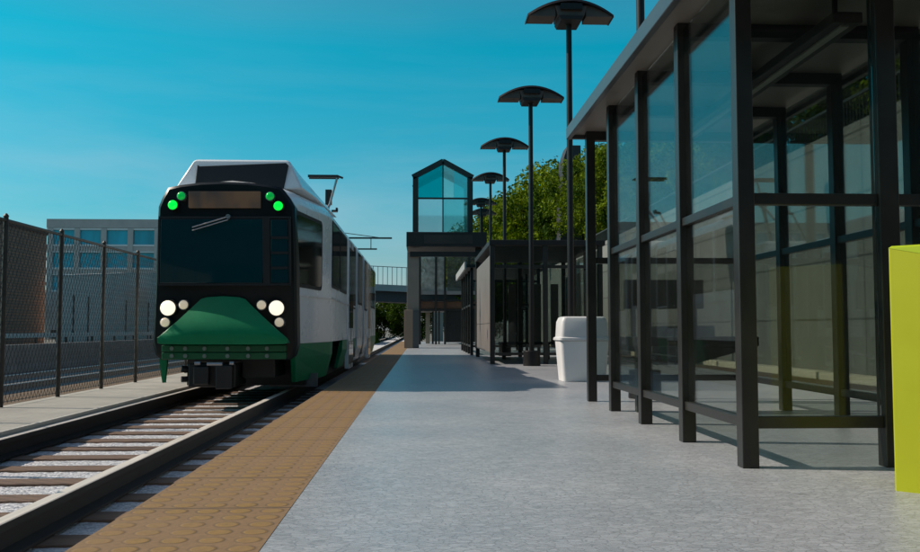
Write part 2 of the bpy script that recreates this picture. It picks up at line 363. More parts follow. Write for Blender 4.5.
# --- front mask
mpx = [(160,360),(154,355),(151,345),(153,300),(155,250),(157,206),(161,197),(167,187),(180,184.6),(200,182.6),(224,181.8),(248,182.6),(268,184.6),(281,187),(289,197),(294,206),(295.5,250),(296,300),(296.5,345),(293,356),(288,360)]
mw = [T(u, v) for u, v in mpx]
ctr = sum(mw, Vector()) / len(mw)
def bulge(p, dy=0.0):
    # gentle curve of the nose in plan
    return Vector((p.x, TY + dy + 0.10*((p.x-CX)/1.05)**2, p.z))
front = [bulge(p) for p in mw]; 
front_in = [bulge(ctr + (p-ctr)*0.965, -0.035) for p in mw]
back = [Vector((p.x, TY+0.42, p.z)) for p in mw]
mb = MB(); n = len(mw)
mb.loft([front_in, front, back], close=True, caps=True)
mb.build('front_mask', M_mask, tram, smooth=True)
FY = TY - 0.035        # y of front surface at centre
def fpoly(pts, y0, th): # polygon in photo px -> prism on the front
    P = [T(u, v) for u, v in pts]; 
    A = [Vector((p.x, y0, p.z)) for p in P]; B = [Vector((p.x, y0+th, p.z)) for p in P]
    m = MB(); k = len(P); m.add(A+B, [tuple(range(k)), tuple(range(2*k-1,k-1,-1))] + [(i,(i+1)%k,k+(i+1)%k,k+i) for i in range(k)]); return m
# windshield, divided
fpoly([(162,219.5),(266.5,219.5),(263.5,283.5),(161,283.5)], FY-0.045, 0.06).build('windshield', M_tglass, tram, bevel=0.01)
fpoly([(271.5,220),(288.5,220),(289.5,283.5),(271.5,283.5)], FY-0.04, 0.08).build('windshield', M_tglass, tram, bevel=0.01)
fpoly([(263.2,219),(271,219),(271.2,284),(264,284)], FY-0.05, 0.08).build('windshield_divider', M_rubber, tram, bevel=0.006)
for v in (237, 252, 267):
    fpoly([(272,v),(289,v),(289,v+2.6),(272,v+2.6)], FY-0.052, 0.05).build('glazing_bar', M_rubber, tram)
# thin rubber surround
for q in ([(160,217),(291,217),(291,219.3),(160,219.3)], [(159.5,283.7),(291,283.7),(291,285.8),(159.5,285.8)], [(159.8,219.5),(161.6,219.5),(160.8,283.5),(159,283.5)], [(288.8,219.5),(290.8,219.5),(291.4,283.5),(289.8,283.5)]):
    fpoly(q, FY-0.05, 0.08).build('rubber_seal', M_rubber, tram)
# destination sign: dim amber blurred display
def sign_mat():
    m = bpy.data.materials.new('dim_amber_display'); m.use_nodes = True; nt = m.node_tree; b = nt.nodes['Principled BSDF']; L = nt.links.new
    tc = nt.nodes.new('ShaderNodeTexCoord'); mp = nt.nodes.new('ShaderNodeMapping'); mp.inputs['Scale'].default_value = (3.2,1,1.2); L(tc.outputs['Object'], mp.inputs['Vector'])
    n = nt.nodes.new('ShaderNodeTexNoise'); n.inputs['Scale'].default_value = 1.6; n.inputs['Detail'].default_value = 1; L(mp.outputs['Vector'], n.inputs['Vector'])
    r = nt.nodes.new('ShaderNodeValToRGB'); e = r.color_ramp.elements; e[0].position = 0.35; e[0].color = (0.035,0.03,0.028,1); e[1].position = 0.65; e[1].color = (0.085,0.055,0.032,1)
    L(n.outputs['Fac'], r.inputs['Fac']); L(r.outputs['Color'], b.inputs['Emission Color']); b.inputs['Emission Strength'].default_value = 0.55
    b.inputs['Base Color'].default_value = (0.03,0.025,0.022,1); b.inputs['Roughness'].default_value = 0.3
    return m
fpoly([(189.5,192),(261,192),(261,208.3),(189.5,208.3)], FY-0.03, 0.06).build('destination_sign', sign_mat(), tram, bevel=0.006)
# lights
def light(u, v, rpx, m, name, ring=True):
    p = T(u, v, FY-0.05); rr = rpx/67.2
    h = MB().tube((p.x,FY-0.055,p.z),(p.x,FY+0.08,p.z), rr*1.16, n=24).build(name, M_steel if ring else M_rubber, tram, smooth=True)
    # domed lens
    rings = []
    for k in range(5):
        a = R(90*k/4.6); rad = rr*math.cos(a*0.9); yy = FY-0.058 - 0.03*math.sin(a)
        rings.append([Vector((p.x+rad*math.cos(2*math.pi*i/24), yy, p.z+rad*math.sin(2*math.pi*i/24))) for i in range(24)])
    mb = MB().loft(rings); mb.build('lens', m, h, smooth=True)
EH = emit('headlight_glow', (1.0,0.90,0.72), 0.98); EL = emit('dim_lamp_lens', (0.75,0.62,0.45), 0.45)
EG = emit('bright_green_light', (0.0,0.95,0.06), 1.0); EG2 = emit('dim_green_light', (0.0,0.45,0.06), 0.5)
light(168,308,7.4,EH,'headlight',False); light(183.5,304.8,4.4,EL,'auxiliary_light'); light(165,322.3,4.4,EL,'auxiliary_light')
light(276.5,308,7.4,EH,'headlight',False); light(261.5,305,4.4,EL,'auxiliary_light'); light(279.3,322.3,4.4,EL,'auxiliary_light')
light(172.8,205,4.6,EG,'marker_light',False); light(181.3,196,4.0,EG2,'marker_light'); light(270,196.3,4.0,EG2,'marker_light'); light(278.3,206,4.6,EG,'marker_light',False)
# wiper
a = T(228,216.5,FY-.1); b_ = T(192,227.2,FY-.1)
MB().tube((a.x,FY-.09,a.z),(b_.x,FY-.09,b_.z),0.010,n=6).tube((a.x,FY-.09,a.z-.045),(b_.x,FY-.085,b_.z-.045),0.008,n=6).tube((a.x,FY-.11,a.z),(a.x,FY,a.z),0.035,n=12).build('wiper', M_steel, tram)
# hood: bulging green apron
topc = [(199,303),(201,299),(207,297.2),(223,296.2),(239,297.2),(245,299),(247,303)]
botc = [(157,338),(160,337),(185,336),(223,335.5),(262,336),(284,337),(287,338)]
lipb = [(157,343),(160,344),(185,344.5),(223,344.5),(262,344.5),(284,344),(287,343)]
def prof(k, s):   # s 0 at top, 1 at bottom lip
    tu, tv = topc[k]; bu, bv = botc[k]
    ku = tu+(bu-tu)*s; kv = tv+(bv-tv)*s
    c = 1 - abs(k-3)/3.0
    out = 0.02 + (0.26+0.03*c)*math.sin(s*math.pi/2)**1.2
    p = T(ku, kv, FY-out); return Vector((p.x, FY-out, p.z))
rings = []
rings.append([Vector((prof(k,0).x, FY+.05, prof(k,0).z)) for k in range(7)])
for s in (0,.15,.3,.45,.6,.75,.9,1.0): rings.append([prof(k,s) for k in range(7)])
l2 = []
for k in range(7):
    q = prof(k,1.0); p = T(*lipb[k], q.y); l2.append(Vector((p.x, q.y+.015, p.z)))
rings.append(l2); rings.append([Vector((p.x, FY+.05, p.z)) for p in l2])
mb = MB().loft(rings, close=False, caps=False)
for side in (0, 6):
    mb.add([r[side] for r in rings], [tuple(range(len(rings)))])
mb.build('hood', M_green, tram, smooth=True)
# bumper
bt, bm_, bb = 345.2, 352.2, 359.3
bump = None
for (v0, v1, dy) in ((bt,bm_-.4,0),(bm_+.4,bb,0.0)):
    p = T(160,v0,TY-.2); q = T(284.5,v1,TY-.2)
    yb = TY-0.20
    mb = MB(); N = 13
    A=[];
    for zz in (p.z, q.z):
        for k in range(N):
            x = p.x + (q.x-p.x)*k/(N-1); A.append((x, yb + 0.10*abs((x-CX)/1.0)**2, zz))
    for zz in (q.z, p.z):
        for k in range(N):
            x = p.x + (q.x-p.x)*k/(N-1); A.append((x, TY+.05, zz))
    rings = [[A[k],A[N+k],A[2*N+k],A[3*N+k]] for k in range(N)]
    mb.loft(rings)
    part = mb.build('bumper', M_green2, tram, bevel=0.01)
    for u in (171,185,204.5,227.5,248,266.5):
        pp = T(u,(v0+v1)/2,TY-.2); y = yb + 0.10*abs((pp.x-CX)/1.0)**2
        MB().tube((pp.x,y-.018,pp.z),(pp.x,y+.03,pp.z),0.030,n=10).build('bolt', mat('grey_bolt',(0.2,0.26,0.24),0.4,0.5), part, smooth=True)
MB().box(T(160,351).x+.02, T(285,351).x-.02, TY-.06, TY+.05, T(200,352.7).z-.0, T(200,351.6).z+.01).build('bumper_gap', M_rubber, tram)
# coupler and underframe
cp = MB()
p0 = T(190,362); p1 = T(245,388)
cz0, cz1 = p1.z, p0.z
cou = MB().box(p0.x,p1.x-.12,TY-.1,TY+.7,cz0+.02,cz1-.02).build('coupler', M_under, tram, bevel=0.02)
MB().box(p0.x+.1,p0.x+.32,TY-.22,TY-.1,cz0+.06,cz1-.06).build('coupler_face', M_under, cou, bevel=0.02)
MB().box(p0.x+.42,p0.x+.66,TY-.24,TY-.1,cz0+.0,cz1-.04).build('coupler_face', M_under, cou, bevel=0.02)
MB().tube((p0.x+.12,TY-.2,cz1-.01),(p0.x+.2,TY-.2,cz1-.01),0.03,n=8).tube((p0.x+.3,TY-.22,cz1-.02),(p0.x+.52,TY-.22,cz1-.02),0.028,n=8).tube((p0.x+.62,TY-.2,cz1-.01),(p0.x+.68,TY-.2,cz1-.01),0.03,n=8).build('coupler_pin', M_steel, cou, smooth=True)
MB().tube((p0.x-.12,TY,cz1-.1),(p0.x+.1,TY+.1,cz1-.12),0.05,n=10).tube((p0.x-.12,TY,cz1-.25),(p0.x+.1,TY+.1,cz1-.25),0.045,n=10).build('coupler_hose', M_rubber, cou, smooth=True)
MB().box(T(245,370).x-.1, T(272,370).x, TY+.25, TY+1.5, T(200,379).z, T(200,360).z+.1).build('underframe_box', M_under, tram, bevel=0.02)
MB().box(CX-.84, CX+1.05, TY+1.3, TY+17.5, ZR+.09, 0.5).build('underframe', M_under, tram)
plow = MB().box(T(252,385).x, T(306,385).x, TY+1.45, TY+1.5, -.06, .16); plow.build('track_guard', mat('grey_guard',(0.16,0.165,0.17),0.5,noise=.2), tram)
# left skirt bit seen from the front
MB().prism([(0,0),(.12,0),(.09,-.36),(.055,-.36)], (T(154,359).x,TY+.25,T(154,359).z), (1,0,0),(0,0,1),(0,1,0), 0.08).build('skirt_flap', M_green, tram)
# --- body
def ring(y, w, zb, zt, sh=1.0):
    ch = 0.16*sh
    xs = [(-w, zb), (-w, zt-.26), (-w+.03, zt-.15), (-w+.12, zt-.05), (-w+.32, zt+.03), (-w+.75, zt+.10), (0, zt+.13), (w-.75, zt+.10), (w-.32, zt+.03), (w-.12, zt-.05), (w-.03, zt-.15), (w, zt-.26), (w, zb)]
    return [Vector((CX+x, y, z)) for x, z in xs]
W = 1.33; ZB = 0.66; ZT = 3.06
def hw(y):  # half width along the tapered nose
    t = min(1, max(0, (y-TY-.08)/2.3)); return 0.985 + (W-0.985)*t
secs = [(TY+.10, TY+8.4), (TY+9.1, TY+11.0), (TY+11.7, TY+17.9)]
mb = MB(); mb.loft([ring(TY+.10, .95, ZB, ZT-.12), ring(TY+.5, hw(TY+.5), ZB, ZT-.03), ring(TY+2.38, W, ZB, ZT), ring(secs[0][1], W, ZB, ZT)]); mb.build('body', M_white, tram, smooth=True)
for a_, b2 in secs[1:]: MB().loft([ring(a_, W, ZB, ZT), ring(b2, W, ZB, ZT)]).build('body', M_white, tram, smooth=True)
# bellows
for a_, b2 in ((secs[0][1], secs[1][0]), (secs[1][1], secs[2][0])):
    rr = []; N = 9
    for k in range(N):
        y = a_ + (b2-a_)*k/(N-1); w = W-.05-(0.06 if k%2 else 0)
        rr.append(ring(y, w, 0.2, ZT-.04-(0.05 if k%2 else 0)))
    MB().loft(rr).build('bellows', mat('grey_bellows',(0.10,0.10,0.10),0.7), tram)
# lower skirts (both sides)
def skirt(y0, y1, side, m, slant0=0, slant1=0, zb=0.06, name='skirt', zt=ZB-.003):
    ysamp = [y0] + [y for y in (TY+2.38,) if y0 < y < y1] + [y1]
    rings = []
    for k, y in enumerate(ysamp):
        w = hw(y)
        yb = y + (slant0 if k == 0 else 0) + (slant1 if k == len(ysamp)-1 else 0)
        x = CX + side*w; xb = CX + side*(hw(yb)-.10)
        xi = x - side*.06; xbi = xb - side*.06
        rings.append([Vector((x,y,zt)), Vector((x-side*.004,y+(yb-y)*.5,(zt+zb)/2+.08)), Vector((xb,yb,zb)), Vector((xbi,yb,zb)), Vector((xi,y,zt))])
    return MB().loft(rings).build(name, m, tram, bevel=0.008)
for side in (1, -1):
    if side == 1: skirt(TY+.22, TY+2.85, side, M_green, 0.45, -0.10)
    if side == 1: skirt(TY+4.9, TY+6.05, side, M_green, -.1, 0, 0.10)
    skirt(TY+7.5, TY+8.35, side, M_green, 0, 0, 0.10)
    skirt(TY+9.15, TY+10.95, side, M_white, 0, 0, 0.10)
    skirt(TY+11.75, TY+13.1, side, M_white, 0, 0, 0.10)
    skirt(TY+14.6, TY+17.85, side, M_green, 0, 0.2, 0.10)
# bogies with wheels
for yb in (TY+3.9, TY+10.1, TY+15.6):
    fr = MB().box(CX-.95, CX+.95, yb-.9, yb+.9, ZR+.28, 0.42).build('bogie', M_under, tram, bevel=0.03)
    for dy in (-.6,.6):
        for X in (XL, XR):
            s = 1 if X == XR else -1
            MB().tube((X-s*.03,yb+dy,ZR+.31),(X+s*.04,yb+dy,ZR+.31),0.305,n=28).tube((X+s*.04,yb+dy,ZR+.31),(X+s*.10,yb+dy,ZR+.31),0.1,n=16).build('wheel', M_rust, fr, smooth=True)
# side window, nose taper  (right side)
def side_panel(ya, yb, z0, z1, side, m, name, r=0.05, proud=0.012, th=0.03, parent=tram):
    A = Vector((CX+side*hw(ya), ya, 0)); B = Vector((CX+side*hw(yb), yb, 0))
    d = (B-A); L_ = d.length; d.normalize(); nrm = Vector((d.y, -d.x, 0))*side
    return MB().prism(rrect(0, L_, z0, z1, r), A + nrm*proud, d, (0,0,1), -nrm, th).build(name, m, parent, bevel=0.0)
for side in (1, -1):
    f = side_panel(TY+.20, TY+1.78, 1.52, 2.68, side, M_rubber, 'window_frame', 0.10, 0.010)
    side_panel(TY+.26, TY+1.72, 1.58, 2.62, side, M_tglass_side, 'window_pane', 0.08, 0.016, parent=f)
    for ya, yb, z0, z1 in ((TY+2.62,TY+3.95,1.66,2.76),(TY+4.15,TY+5.7,1.66,2.76),(TY+7.55,TY+8.25,1.4,2.76),(TY+9.25,TY+10.8,1.55,2.76),(TY+11.85,TY+13.0,1.45,2.76),(TY+14.75,TY+16.0,1.6,2.76),(TY+16.2,TY+17.4,1.6,2.76)):
        f = side_panel(ya-.05, yb+.05, z0-.05, z1+.05, side, M_rubber, 'window_frame', 0.07, 0.008)
        side_panel(ya, yb, z0, z1, side, M_tglass_side, 'window_pane', 0.06, 0.014, parent=f)
    for ya, yb in ((TY+6.15,TY+7.4),(TY+13.2,TY+14.5)):
        d = side_panel(ya, yb, 0.02, 2.82, side, M_white, 'door', 0.04, 0.022, 0.08)
        ym = (ya+yb)/2
        for p_, q_ in ((ya+.08, ym-.04),(ym+.04, yb-.08)):
            side_panel(p_, q_, 0.9, 2.66, side, M_tglass_side, 'door_glass', 0.05, 0.03, parent=d)
            side_panel(p_, q_, 0.12, 0.62, side, M_tglass_side, 'door_glass', 0.04, 0.03, parent=d)
        side_panel(ym-.02, ym+.02, 0.04, 2.8, side, M_rubber, 'door_seal', 0.01, 0.028, parent=d)
# belt moulding
for side in (1,-1):
    A=(CX+side*(hw(TY+.12)+.012), TY+.12, 1.40); B=(CX+side*(W+.012), TY+2.38, 1.42); C_=(CX+side*(W+.012), TY+8.3, 1.40)
    MB().bar(A,B,0.03,0.035).bar(B,C_,0.03,0.035).build('belt_moulding', M_white, tram)
# roof equipment: sloped white fairing with dark front grille
ry = TY+.75
pt = at(193,159.3,ry); pq = at(290,160.3,ry)
x0, x1 = pt.x, pq.x; zt = pt.z
bz = 3.06
bL, bR = x0-.24, x1+.22
rings = [[Vector((bL,ry-.12,bz)),Vector((x0,ry,zt-.03)),Vector((x0+.04,ry,zt)),Vector((x1-.04,ry,zt)),Vector((x1,ry,zt-.03)),Vector((bR,ry-.12,bz))],
         [Vector((bL,ry+1.0,bz)),Vector((x0,ry+1.0,zt-.04)),Vector((x0+.04,ry+1.0,zt)),Vector((x1-.04,ry+1.0,zt)),Vector((x1,ry+1.0,zt-.04)),Vector((bR+.1,ry+1.0,bz))],
         [Vector((bL-.1,ry+3.1,bz)),Vector((x0,ry+2.9,bz+.15)),Vector((x0+.05,ry+2.9,bz+.15)),Vector((x1-.05,ry+2.9,bz+.15)),Vector((x1+.05,ry+2.9,bz+.15)),Vector((bR+.25,ry+3.1,bz-.05))]]
ac = MB().loft(rings).build('roof_fairing', M_white, tram, bevel=0.03, smooth=True)
g0 = at(197,163,ry-.1); g1 = at(288,186,ry-.1)
mb = MB(); poly = [(197.5,165),(200,166.5),(286,163),(288.5,165.5),(284.5,190),(196,190)]
P = [at(u,v,ry-.04) for u,v in poly]
A = [Vector((p.x, ry-.045-(zt-p.z)*.2, p.z)) for p in P]; B=[Vector((p.x, ry+.03, p.z)) for p in P]
mb.loft([A,B]).build('front_grille', mat('dark_grille',(0.008,0.009,0.010),0.55,noise=.2), ac, bevel=0.01)
MB().box(CX-.95,CX+.95,TY+5,TY+8,bz+.02,bz+.35).build('roof_equipment', M_white, tram, bevel=0.08)
MB().box(CX-.95,CX+.95,TY+12,TY+16.5,bz+.02,bz+.35).build('roof_equipment', M_white, tram, bevel=0.08)
# pantograph
PY = TY+14.2
pan = MB(); a = at(308,176,PY); b_ = at(342,176,PY); e1 = at(337,178,PY); e2 = at(329.5,205,PY)
cx = (a.x+b_.x)/2
pn = MB().box(a.x,b_.x-.12,PY-.04,PY+.04,a.z-.04,a.z+.035).box(a.x,b_.x-.12,PY+.26,PY+.34,a.z-.04,a.z+.035).bar((b_.x-.13,PY,a.z),(b_.x+.03,PY,a.z-.06),.06).build('pantograph', mat('pantograph_carbon',(0.02,0.02,0.022),.5), tram)
MB().tube((e1.x,PY,e1.z),(e2.x,PY,e2.z),0.035,n=8).tube((e2.x,PY,e2.z),(e2.x-.5,PY-1.2,bz+.35),0.04,n=8).build('pantograph_arm', M_steel, pn, smooth=True)
c1=at(325,189,PY); c2=at(331,204,PY)
MB().box(c1.x,c2.x,PY+.1,PY+.3,c2.z,c1.z).bar((c1.x+.1,PY+.2,c2.z),(c1.x-.2,PY+.2,bz+.3),.08).build('arm_housing', M_under, pn)
c1=at(333,211,PY-3)
MB().box(c1.x-.03,c1.x+.12,PY-3.1,PY-2.9,c1.z-.03,c1.z+.02).box(c1.x+.08,c1.x+.13,PY-3.1,PY-2.9,c1.z,c1.z+.08).bar((c1.x-.02,PY-3,c1.z),(c1.x-.4,PY-3,bz+.3),.04).build('roof_horn', M_under, tram)

# catenary bracket beyond
GY = 50
g = thing('catenary_mast', (-5.6, GY, -0.1), 'overhead line mast with horizontal bracket arms rising behind the tram', 'catenary mast')
l1 = at(350,238,GY); l2 = at(392,238,GY); s1=at(357,249,GY); s2=at(377,249,GY); m1=at(371,238,GY); d1=at(335,222,GY); d2=at(379,237.5,GY)
M_cat = mat('catenary_steel',(0.025,0.05,0.055),.5)
MB().tube((-5.6,GY,-.1),(-5.6,GY,6.4),.12,.09).build('pole', M_cat, g, smooth=True)
MB().bar((-5.6,GY,l1.z),(l2.x,GY,l1.z),.09).bar((s1.x,GY,s1.z),(s2.x,GY,s1.z),.08).bar((m1.x,GY,l1.z),(m1.x,GY,s1.z),.045).tube((-5.6,GY,6.38),(d2.x,GY,l1.z+.03),.022,n=6).build('bracket_arm', M_cat, g)

# ================================================================= NEAR SHELTER
def shelter_near():
    XA, XB = 2.09, 3.96
    Ys = [5.72, 7.03, 8.36, 9.68, 10.98]
    ZR_ = 3.27
    t = thing('shelter', (XA, Ys[0], 0), 'large dark framed glass platform shelter with flat roof nearest the camera', 'shelter')
    w = 0.108
    for i, y in enumerate(Ys):
        for x in (XA, XB):
            MB().box(x-w/2, x+w/2, y-w/2, y+w/2, 0, ZR_).build('post', M_dark, t, bevel=0.006)
    xm = 3.03
    MB().box(xm-.065, xm+.065, Ys[0]-w/2-.004, Ys[0]+w/2, 0, ZR_).build('post', M_dark, t, bevel=0.006)
    rl = [0.285, 1.72]
    def rail(x0,x1,y0,y1,z,h=.07): MB().box(x0,x1,y0,y1,z-h/2,z+h/2).build('rail', M_dark, t, bevel=0.004)
    for x in (XA, XB):
        for i in range(4):
            if x == XA and i == 3: continue
            for z in rl: rail(x-.035, x+.035, Ys[i]+w/2, Ys[i+1]-w/2, z, .065)
    for y in (Ys[0], Ys[-1]):
        segs = [(XA+w/2, xm-.065), (xm+.065, XB-w/2)] if y == Ys[0] else [(XA+w/2, XB-w/2)]
        for s in segs:
            for z in (rl[0], 1.72): rail(s[0], s[1], y-.035, y+.035, z, .075)
    def pane(x0,x1,y0,y1,z0,z1): MB().box(x0,x1,y0,y1,z0,z1).build('glass_pane', M_glass, t)
    for x in (XA, XB):
        for i in range(4):
            if x == XA and i == 3: continue
            pane(x-.005,x+.005, Ys[i]+w/2+.002, Ys[i+1]-w/2-.002, rl[0]+.035, rl[1]-.035)
            pane(x-.005,x+.005, Ys[i]+w/2+.002, Ys[i+1]-w/2-.002, rl[1]+.035, ZR_-.003)
    for s in ((XA+w/2+.002, xm-.067), (xm+.067, XB-w/2-.002)):
        pane(s[0],s[1],Ys[0]-.005,Ys[0]+.005,rl[0]+.04,1.68); pane(s[0],s[1],Ys[0]-.005,Ys[0]+.005,1.76,ZR_-.003)
    pane(XA+w/2+.002,XB-w/2-.002,Ys[-1]-.005,Ys[-1]+.005,rl[0]+.04,1.68)
    # roof
    x0, x1, y0, y1 = XA-.26, XB+.24, Ys[0]-1.3, Ys[-1]+.22
    rf = MB().box(x0+.062, x1-.062, y0+.062, y1-.062, ZR_+.05, ZR_+.14).build('roof', M_ceil, t)
    fa = mat('fascia_paint', (0.05,0.054,0.058), 0.35, noise=.1, nscale=2)
    MB().box(x0,x0+.06,y0,y1,ZR_-.0,ZR_+.15).box(x1-.06,x1,y0,y1,ZR_,ZR_+.17).box(x0+.06,x1-.06,y0,y0+.06,ZR_,ZR_+.17).box(x0+.06,x1-.06,y1-.06,y1,ZR_,ZR_+.17).build('fascia', fa, rf, bevel=0.008)
    for y in [Ys[0]-.65] + Ys:
        MB().box(XA-.05, XB+.05, y-.055, y+.055, ZR_-.06, ZR_+.047).build('roof_beam', M_dark2, rf)
    # strip luminaire (unlit) under the ceiling
    lx = 3.05
    lf = MB().box(lx-.11,lx+.11,6.2,10.2,ZR_-.20,ZR_-.12).build('ceiling_light', M_dark2, t, bevel=.01)
    MB().box(lx-.03,lx+.03,6.25,10.15,ZR_-.215,ZR_-.2).build('diffuser', mat('dull_diffuser',(0.25,0.24,0.21),.5), lf)
    for y in (6.4,8.2,10.0): MB().box(lx-.015,lx+.015,y-.015,y+.015,ZR_-.12,ZR_+.05).build('hanger', M_dark2, lf)
    return t
shelter_near()
# bench inside
b0 = 9.55
bn = thing('bench', (2.7, b0, 0), 'dark leaning bench with backrest inside the nearest glass shelter', 'bench')
M_bench = mat('dark_green_bench',(0.022,0.026,0.018),.4,noise=.2)
s_ = MB().box(2.22,3.55,b0-.22,b0+.22,.70,.80).build('seat', M_bench, bn, bevel=.01)
MB().box(2.22,3.10,b0+.20,b0+.26,1.10,1.42).build('backrest', M_bench, bn, bevel=.01)
for x in (2.32,3.45):
    MB().box(x-.03,x+.03,b0-.05,b0+.05,0,.7).build('leg', M_bench, bn)
for x in (2.32,3.0):
    MB().box(x-.025,x+.025,b0+.205,b0+.255,.8,1.1).build('backrest_post', M_bench, bn)
MB().prism([(0,0),(.7,0),(0,-.19)], (2.85,b0-.19,.70), (1,0,0),(0,0,1),(0,1,0), .3).build('bracket', M_bench, bn)

# ================================================================= SHELTER 2 (glazed pavilion) and 3
def shelter_mid():
    XA, XB, YA, YB, H = 1.80, 4.55, 22.7, 28.6, 3.0
    t = thing('shelter', (XA, YA, 0), 'second glazed shelter with solid grey side panel behind the lamp base', 'shelter')
    w=.12
    for x in (XA, 3.15, XB):
        for y in (YA, YB): MB().box(x-w/2,x+w/2,y-w/2,y+w/2,0,H).build('post', M_dark, t, bevel=.006)
    for y in (YA+1.95, YA+3.9): MB().box(XB-w/2,XB+w/2,y-w/2,y+w/2,0,H).build('post', M_dark, t)
    pan = mat('grey_cladding',(0.15,0.14,0.13),.55,noise=.1,nscale=1)
    for k in range(3):
        ya = YA+w/2+.01 + k*1.93; 
        for z0,z1 in ((.28,1.02),(1.03,2.78)):
            MB().box(XA-.03,XA+.03,ya,ya+1.92,z0,z1).build('side_panel', pan, t, bevel=.004)
    rf = MB().box(XA-.08,XB+.12,YA-.12,YB+.12,H,H+.13).build('roof', M_dark2, t, bevel=.01)
    MB().box(XA+.1,XB-.1,YA-.03,YA+.03,2.42,2.50).build('rail', M_dark, t)
    MB().box(XA+.07,3.09,YA-.035,YA+.035,.22,.29).box(3.21,XB-.07,YA-.035,YA+.035,.22,.29).build('rail', M_dark, t)
    for a,b in ((XA+.07,3.08),(3.22,XB-.07)):
        MB().box(a,b,YA-.005,YA+.005,.30,2.41).build('glass_pane', M_glass, t); MB().box(a,b,YA-.005,YA+.005,2.51,2.98).build('glass_pane', M_glass, t)
    for a,b in ((YA+.07,YA+1.88),(YA+2.02,YA+3.83),(YA+3.97,YB-.07)):
        MB().box(XB-.005,XB+.005,a,b,.2,2.9).build('glass_pane', M_glass, t)
    be = mat('beige_panel',(0.26,0.23,0.18),.6,noise=.1)
    for x in (2.0,2.75,3.55,4.1):
        MB().box(x,x+.24,YB-.3,YB-.25,.3,2.3).build('end_panel', be, t)
    for a,b in ((XA+.07,3.08),(3.22,XB-.07)):
        MB().box(a,b,YB-.005,YB+.005,.30,2.9).build('glass_pane', M_glass, t)
    for k,(a,b) in enumerate(((YA+.3,YA+.62),(YA+1.2,YA+1.5),(YA+2.4,YA+2.75),(YA+4.3,YA+4.7))):
        MB().box(XB-.12,XB-.07,a,b,.3,2.45).build('side_slat', be, t)
    MB().box(2.3,3.9,YB-2.2,YB-1.8,.42,.5).box(2.4,2.5,YB-2.1,YB-1.9,0,.42).box(3.7,3.8,YB-2.1,YB-1.9,0,.42).build('bench_seat', M_dark2, t)
shelter_mid()
def shelter_far():
    XA, XB, YA, YB, H = 1.72, 4.0, 30.5, 37.4, 2.95
    t = thing('shelter', (XA, YA, 0), 'distant open shelter with slender posts and pale eave before the entrance tower', 'shelter')
    w=.1; ys=[YA+i*(YB-YA)/4 for i in range(5)]
    for x in (XA, XB):
        for y in ys: MB().box(x-w/2,x+w/2,y-w/2,y+w/2,0,H).build('post', M_dark, t)
    for z in (.3,1.7):
        for x in (XA, XB):
            for i in range(4): MB().box(x-.03,x+.03,ys[i]+w/2,ys[i+1]-w/2,z-.035,z+.035).build('rail', M_dark, t)
    for x in (XA, XB):
        for i in range(4): MB().box(x-.005,x+.005,ys[i]+.06,ys[i+1]-.06,.34,1.66).build('glass_pane', M_glass, t); MB().box(x-.005,x+.005,ys[i]+.06,ys[i+1]-.06,1.74,H-.1).build('glass_pane', M_glass, t)
    for z in (.3,1.7,2.5): MB().box(XA+w/2,XB-w/2,YA-.03,YA+.03,z-.035,z+.035).build('rail', M_dark, t)
    rf = MB().box(XA-.2,XB+.3,YA-.3,YB+.3,H,H+.1).build('roof', M_dark2, t)
    MB().box(XA-.26,XA-.2,YA-.3,YB+.3,H-.05,H+.2).build('eave', mat('pale_eave',(0.3,0.3,0.3),.5), rf)
shelter_far()

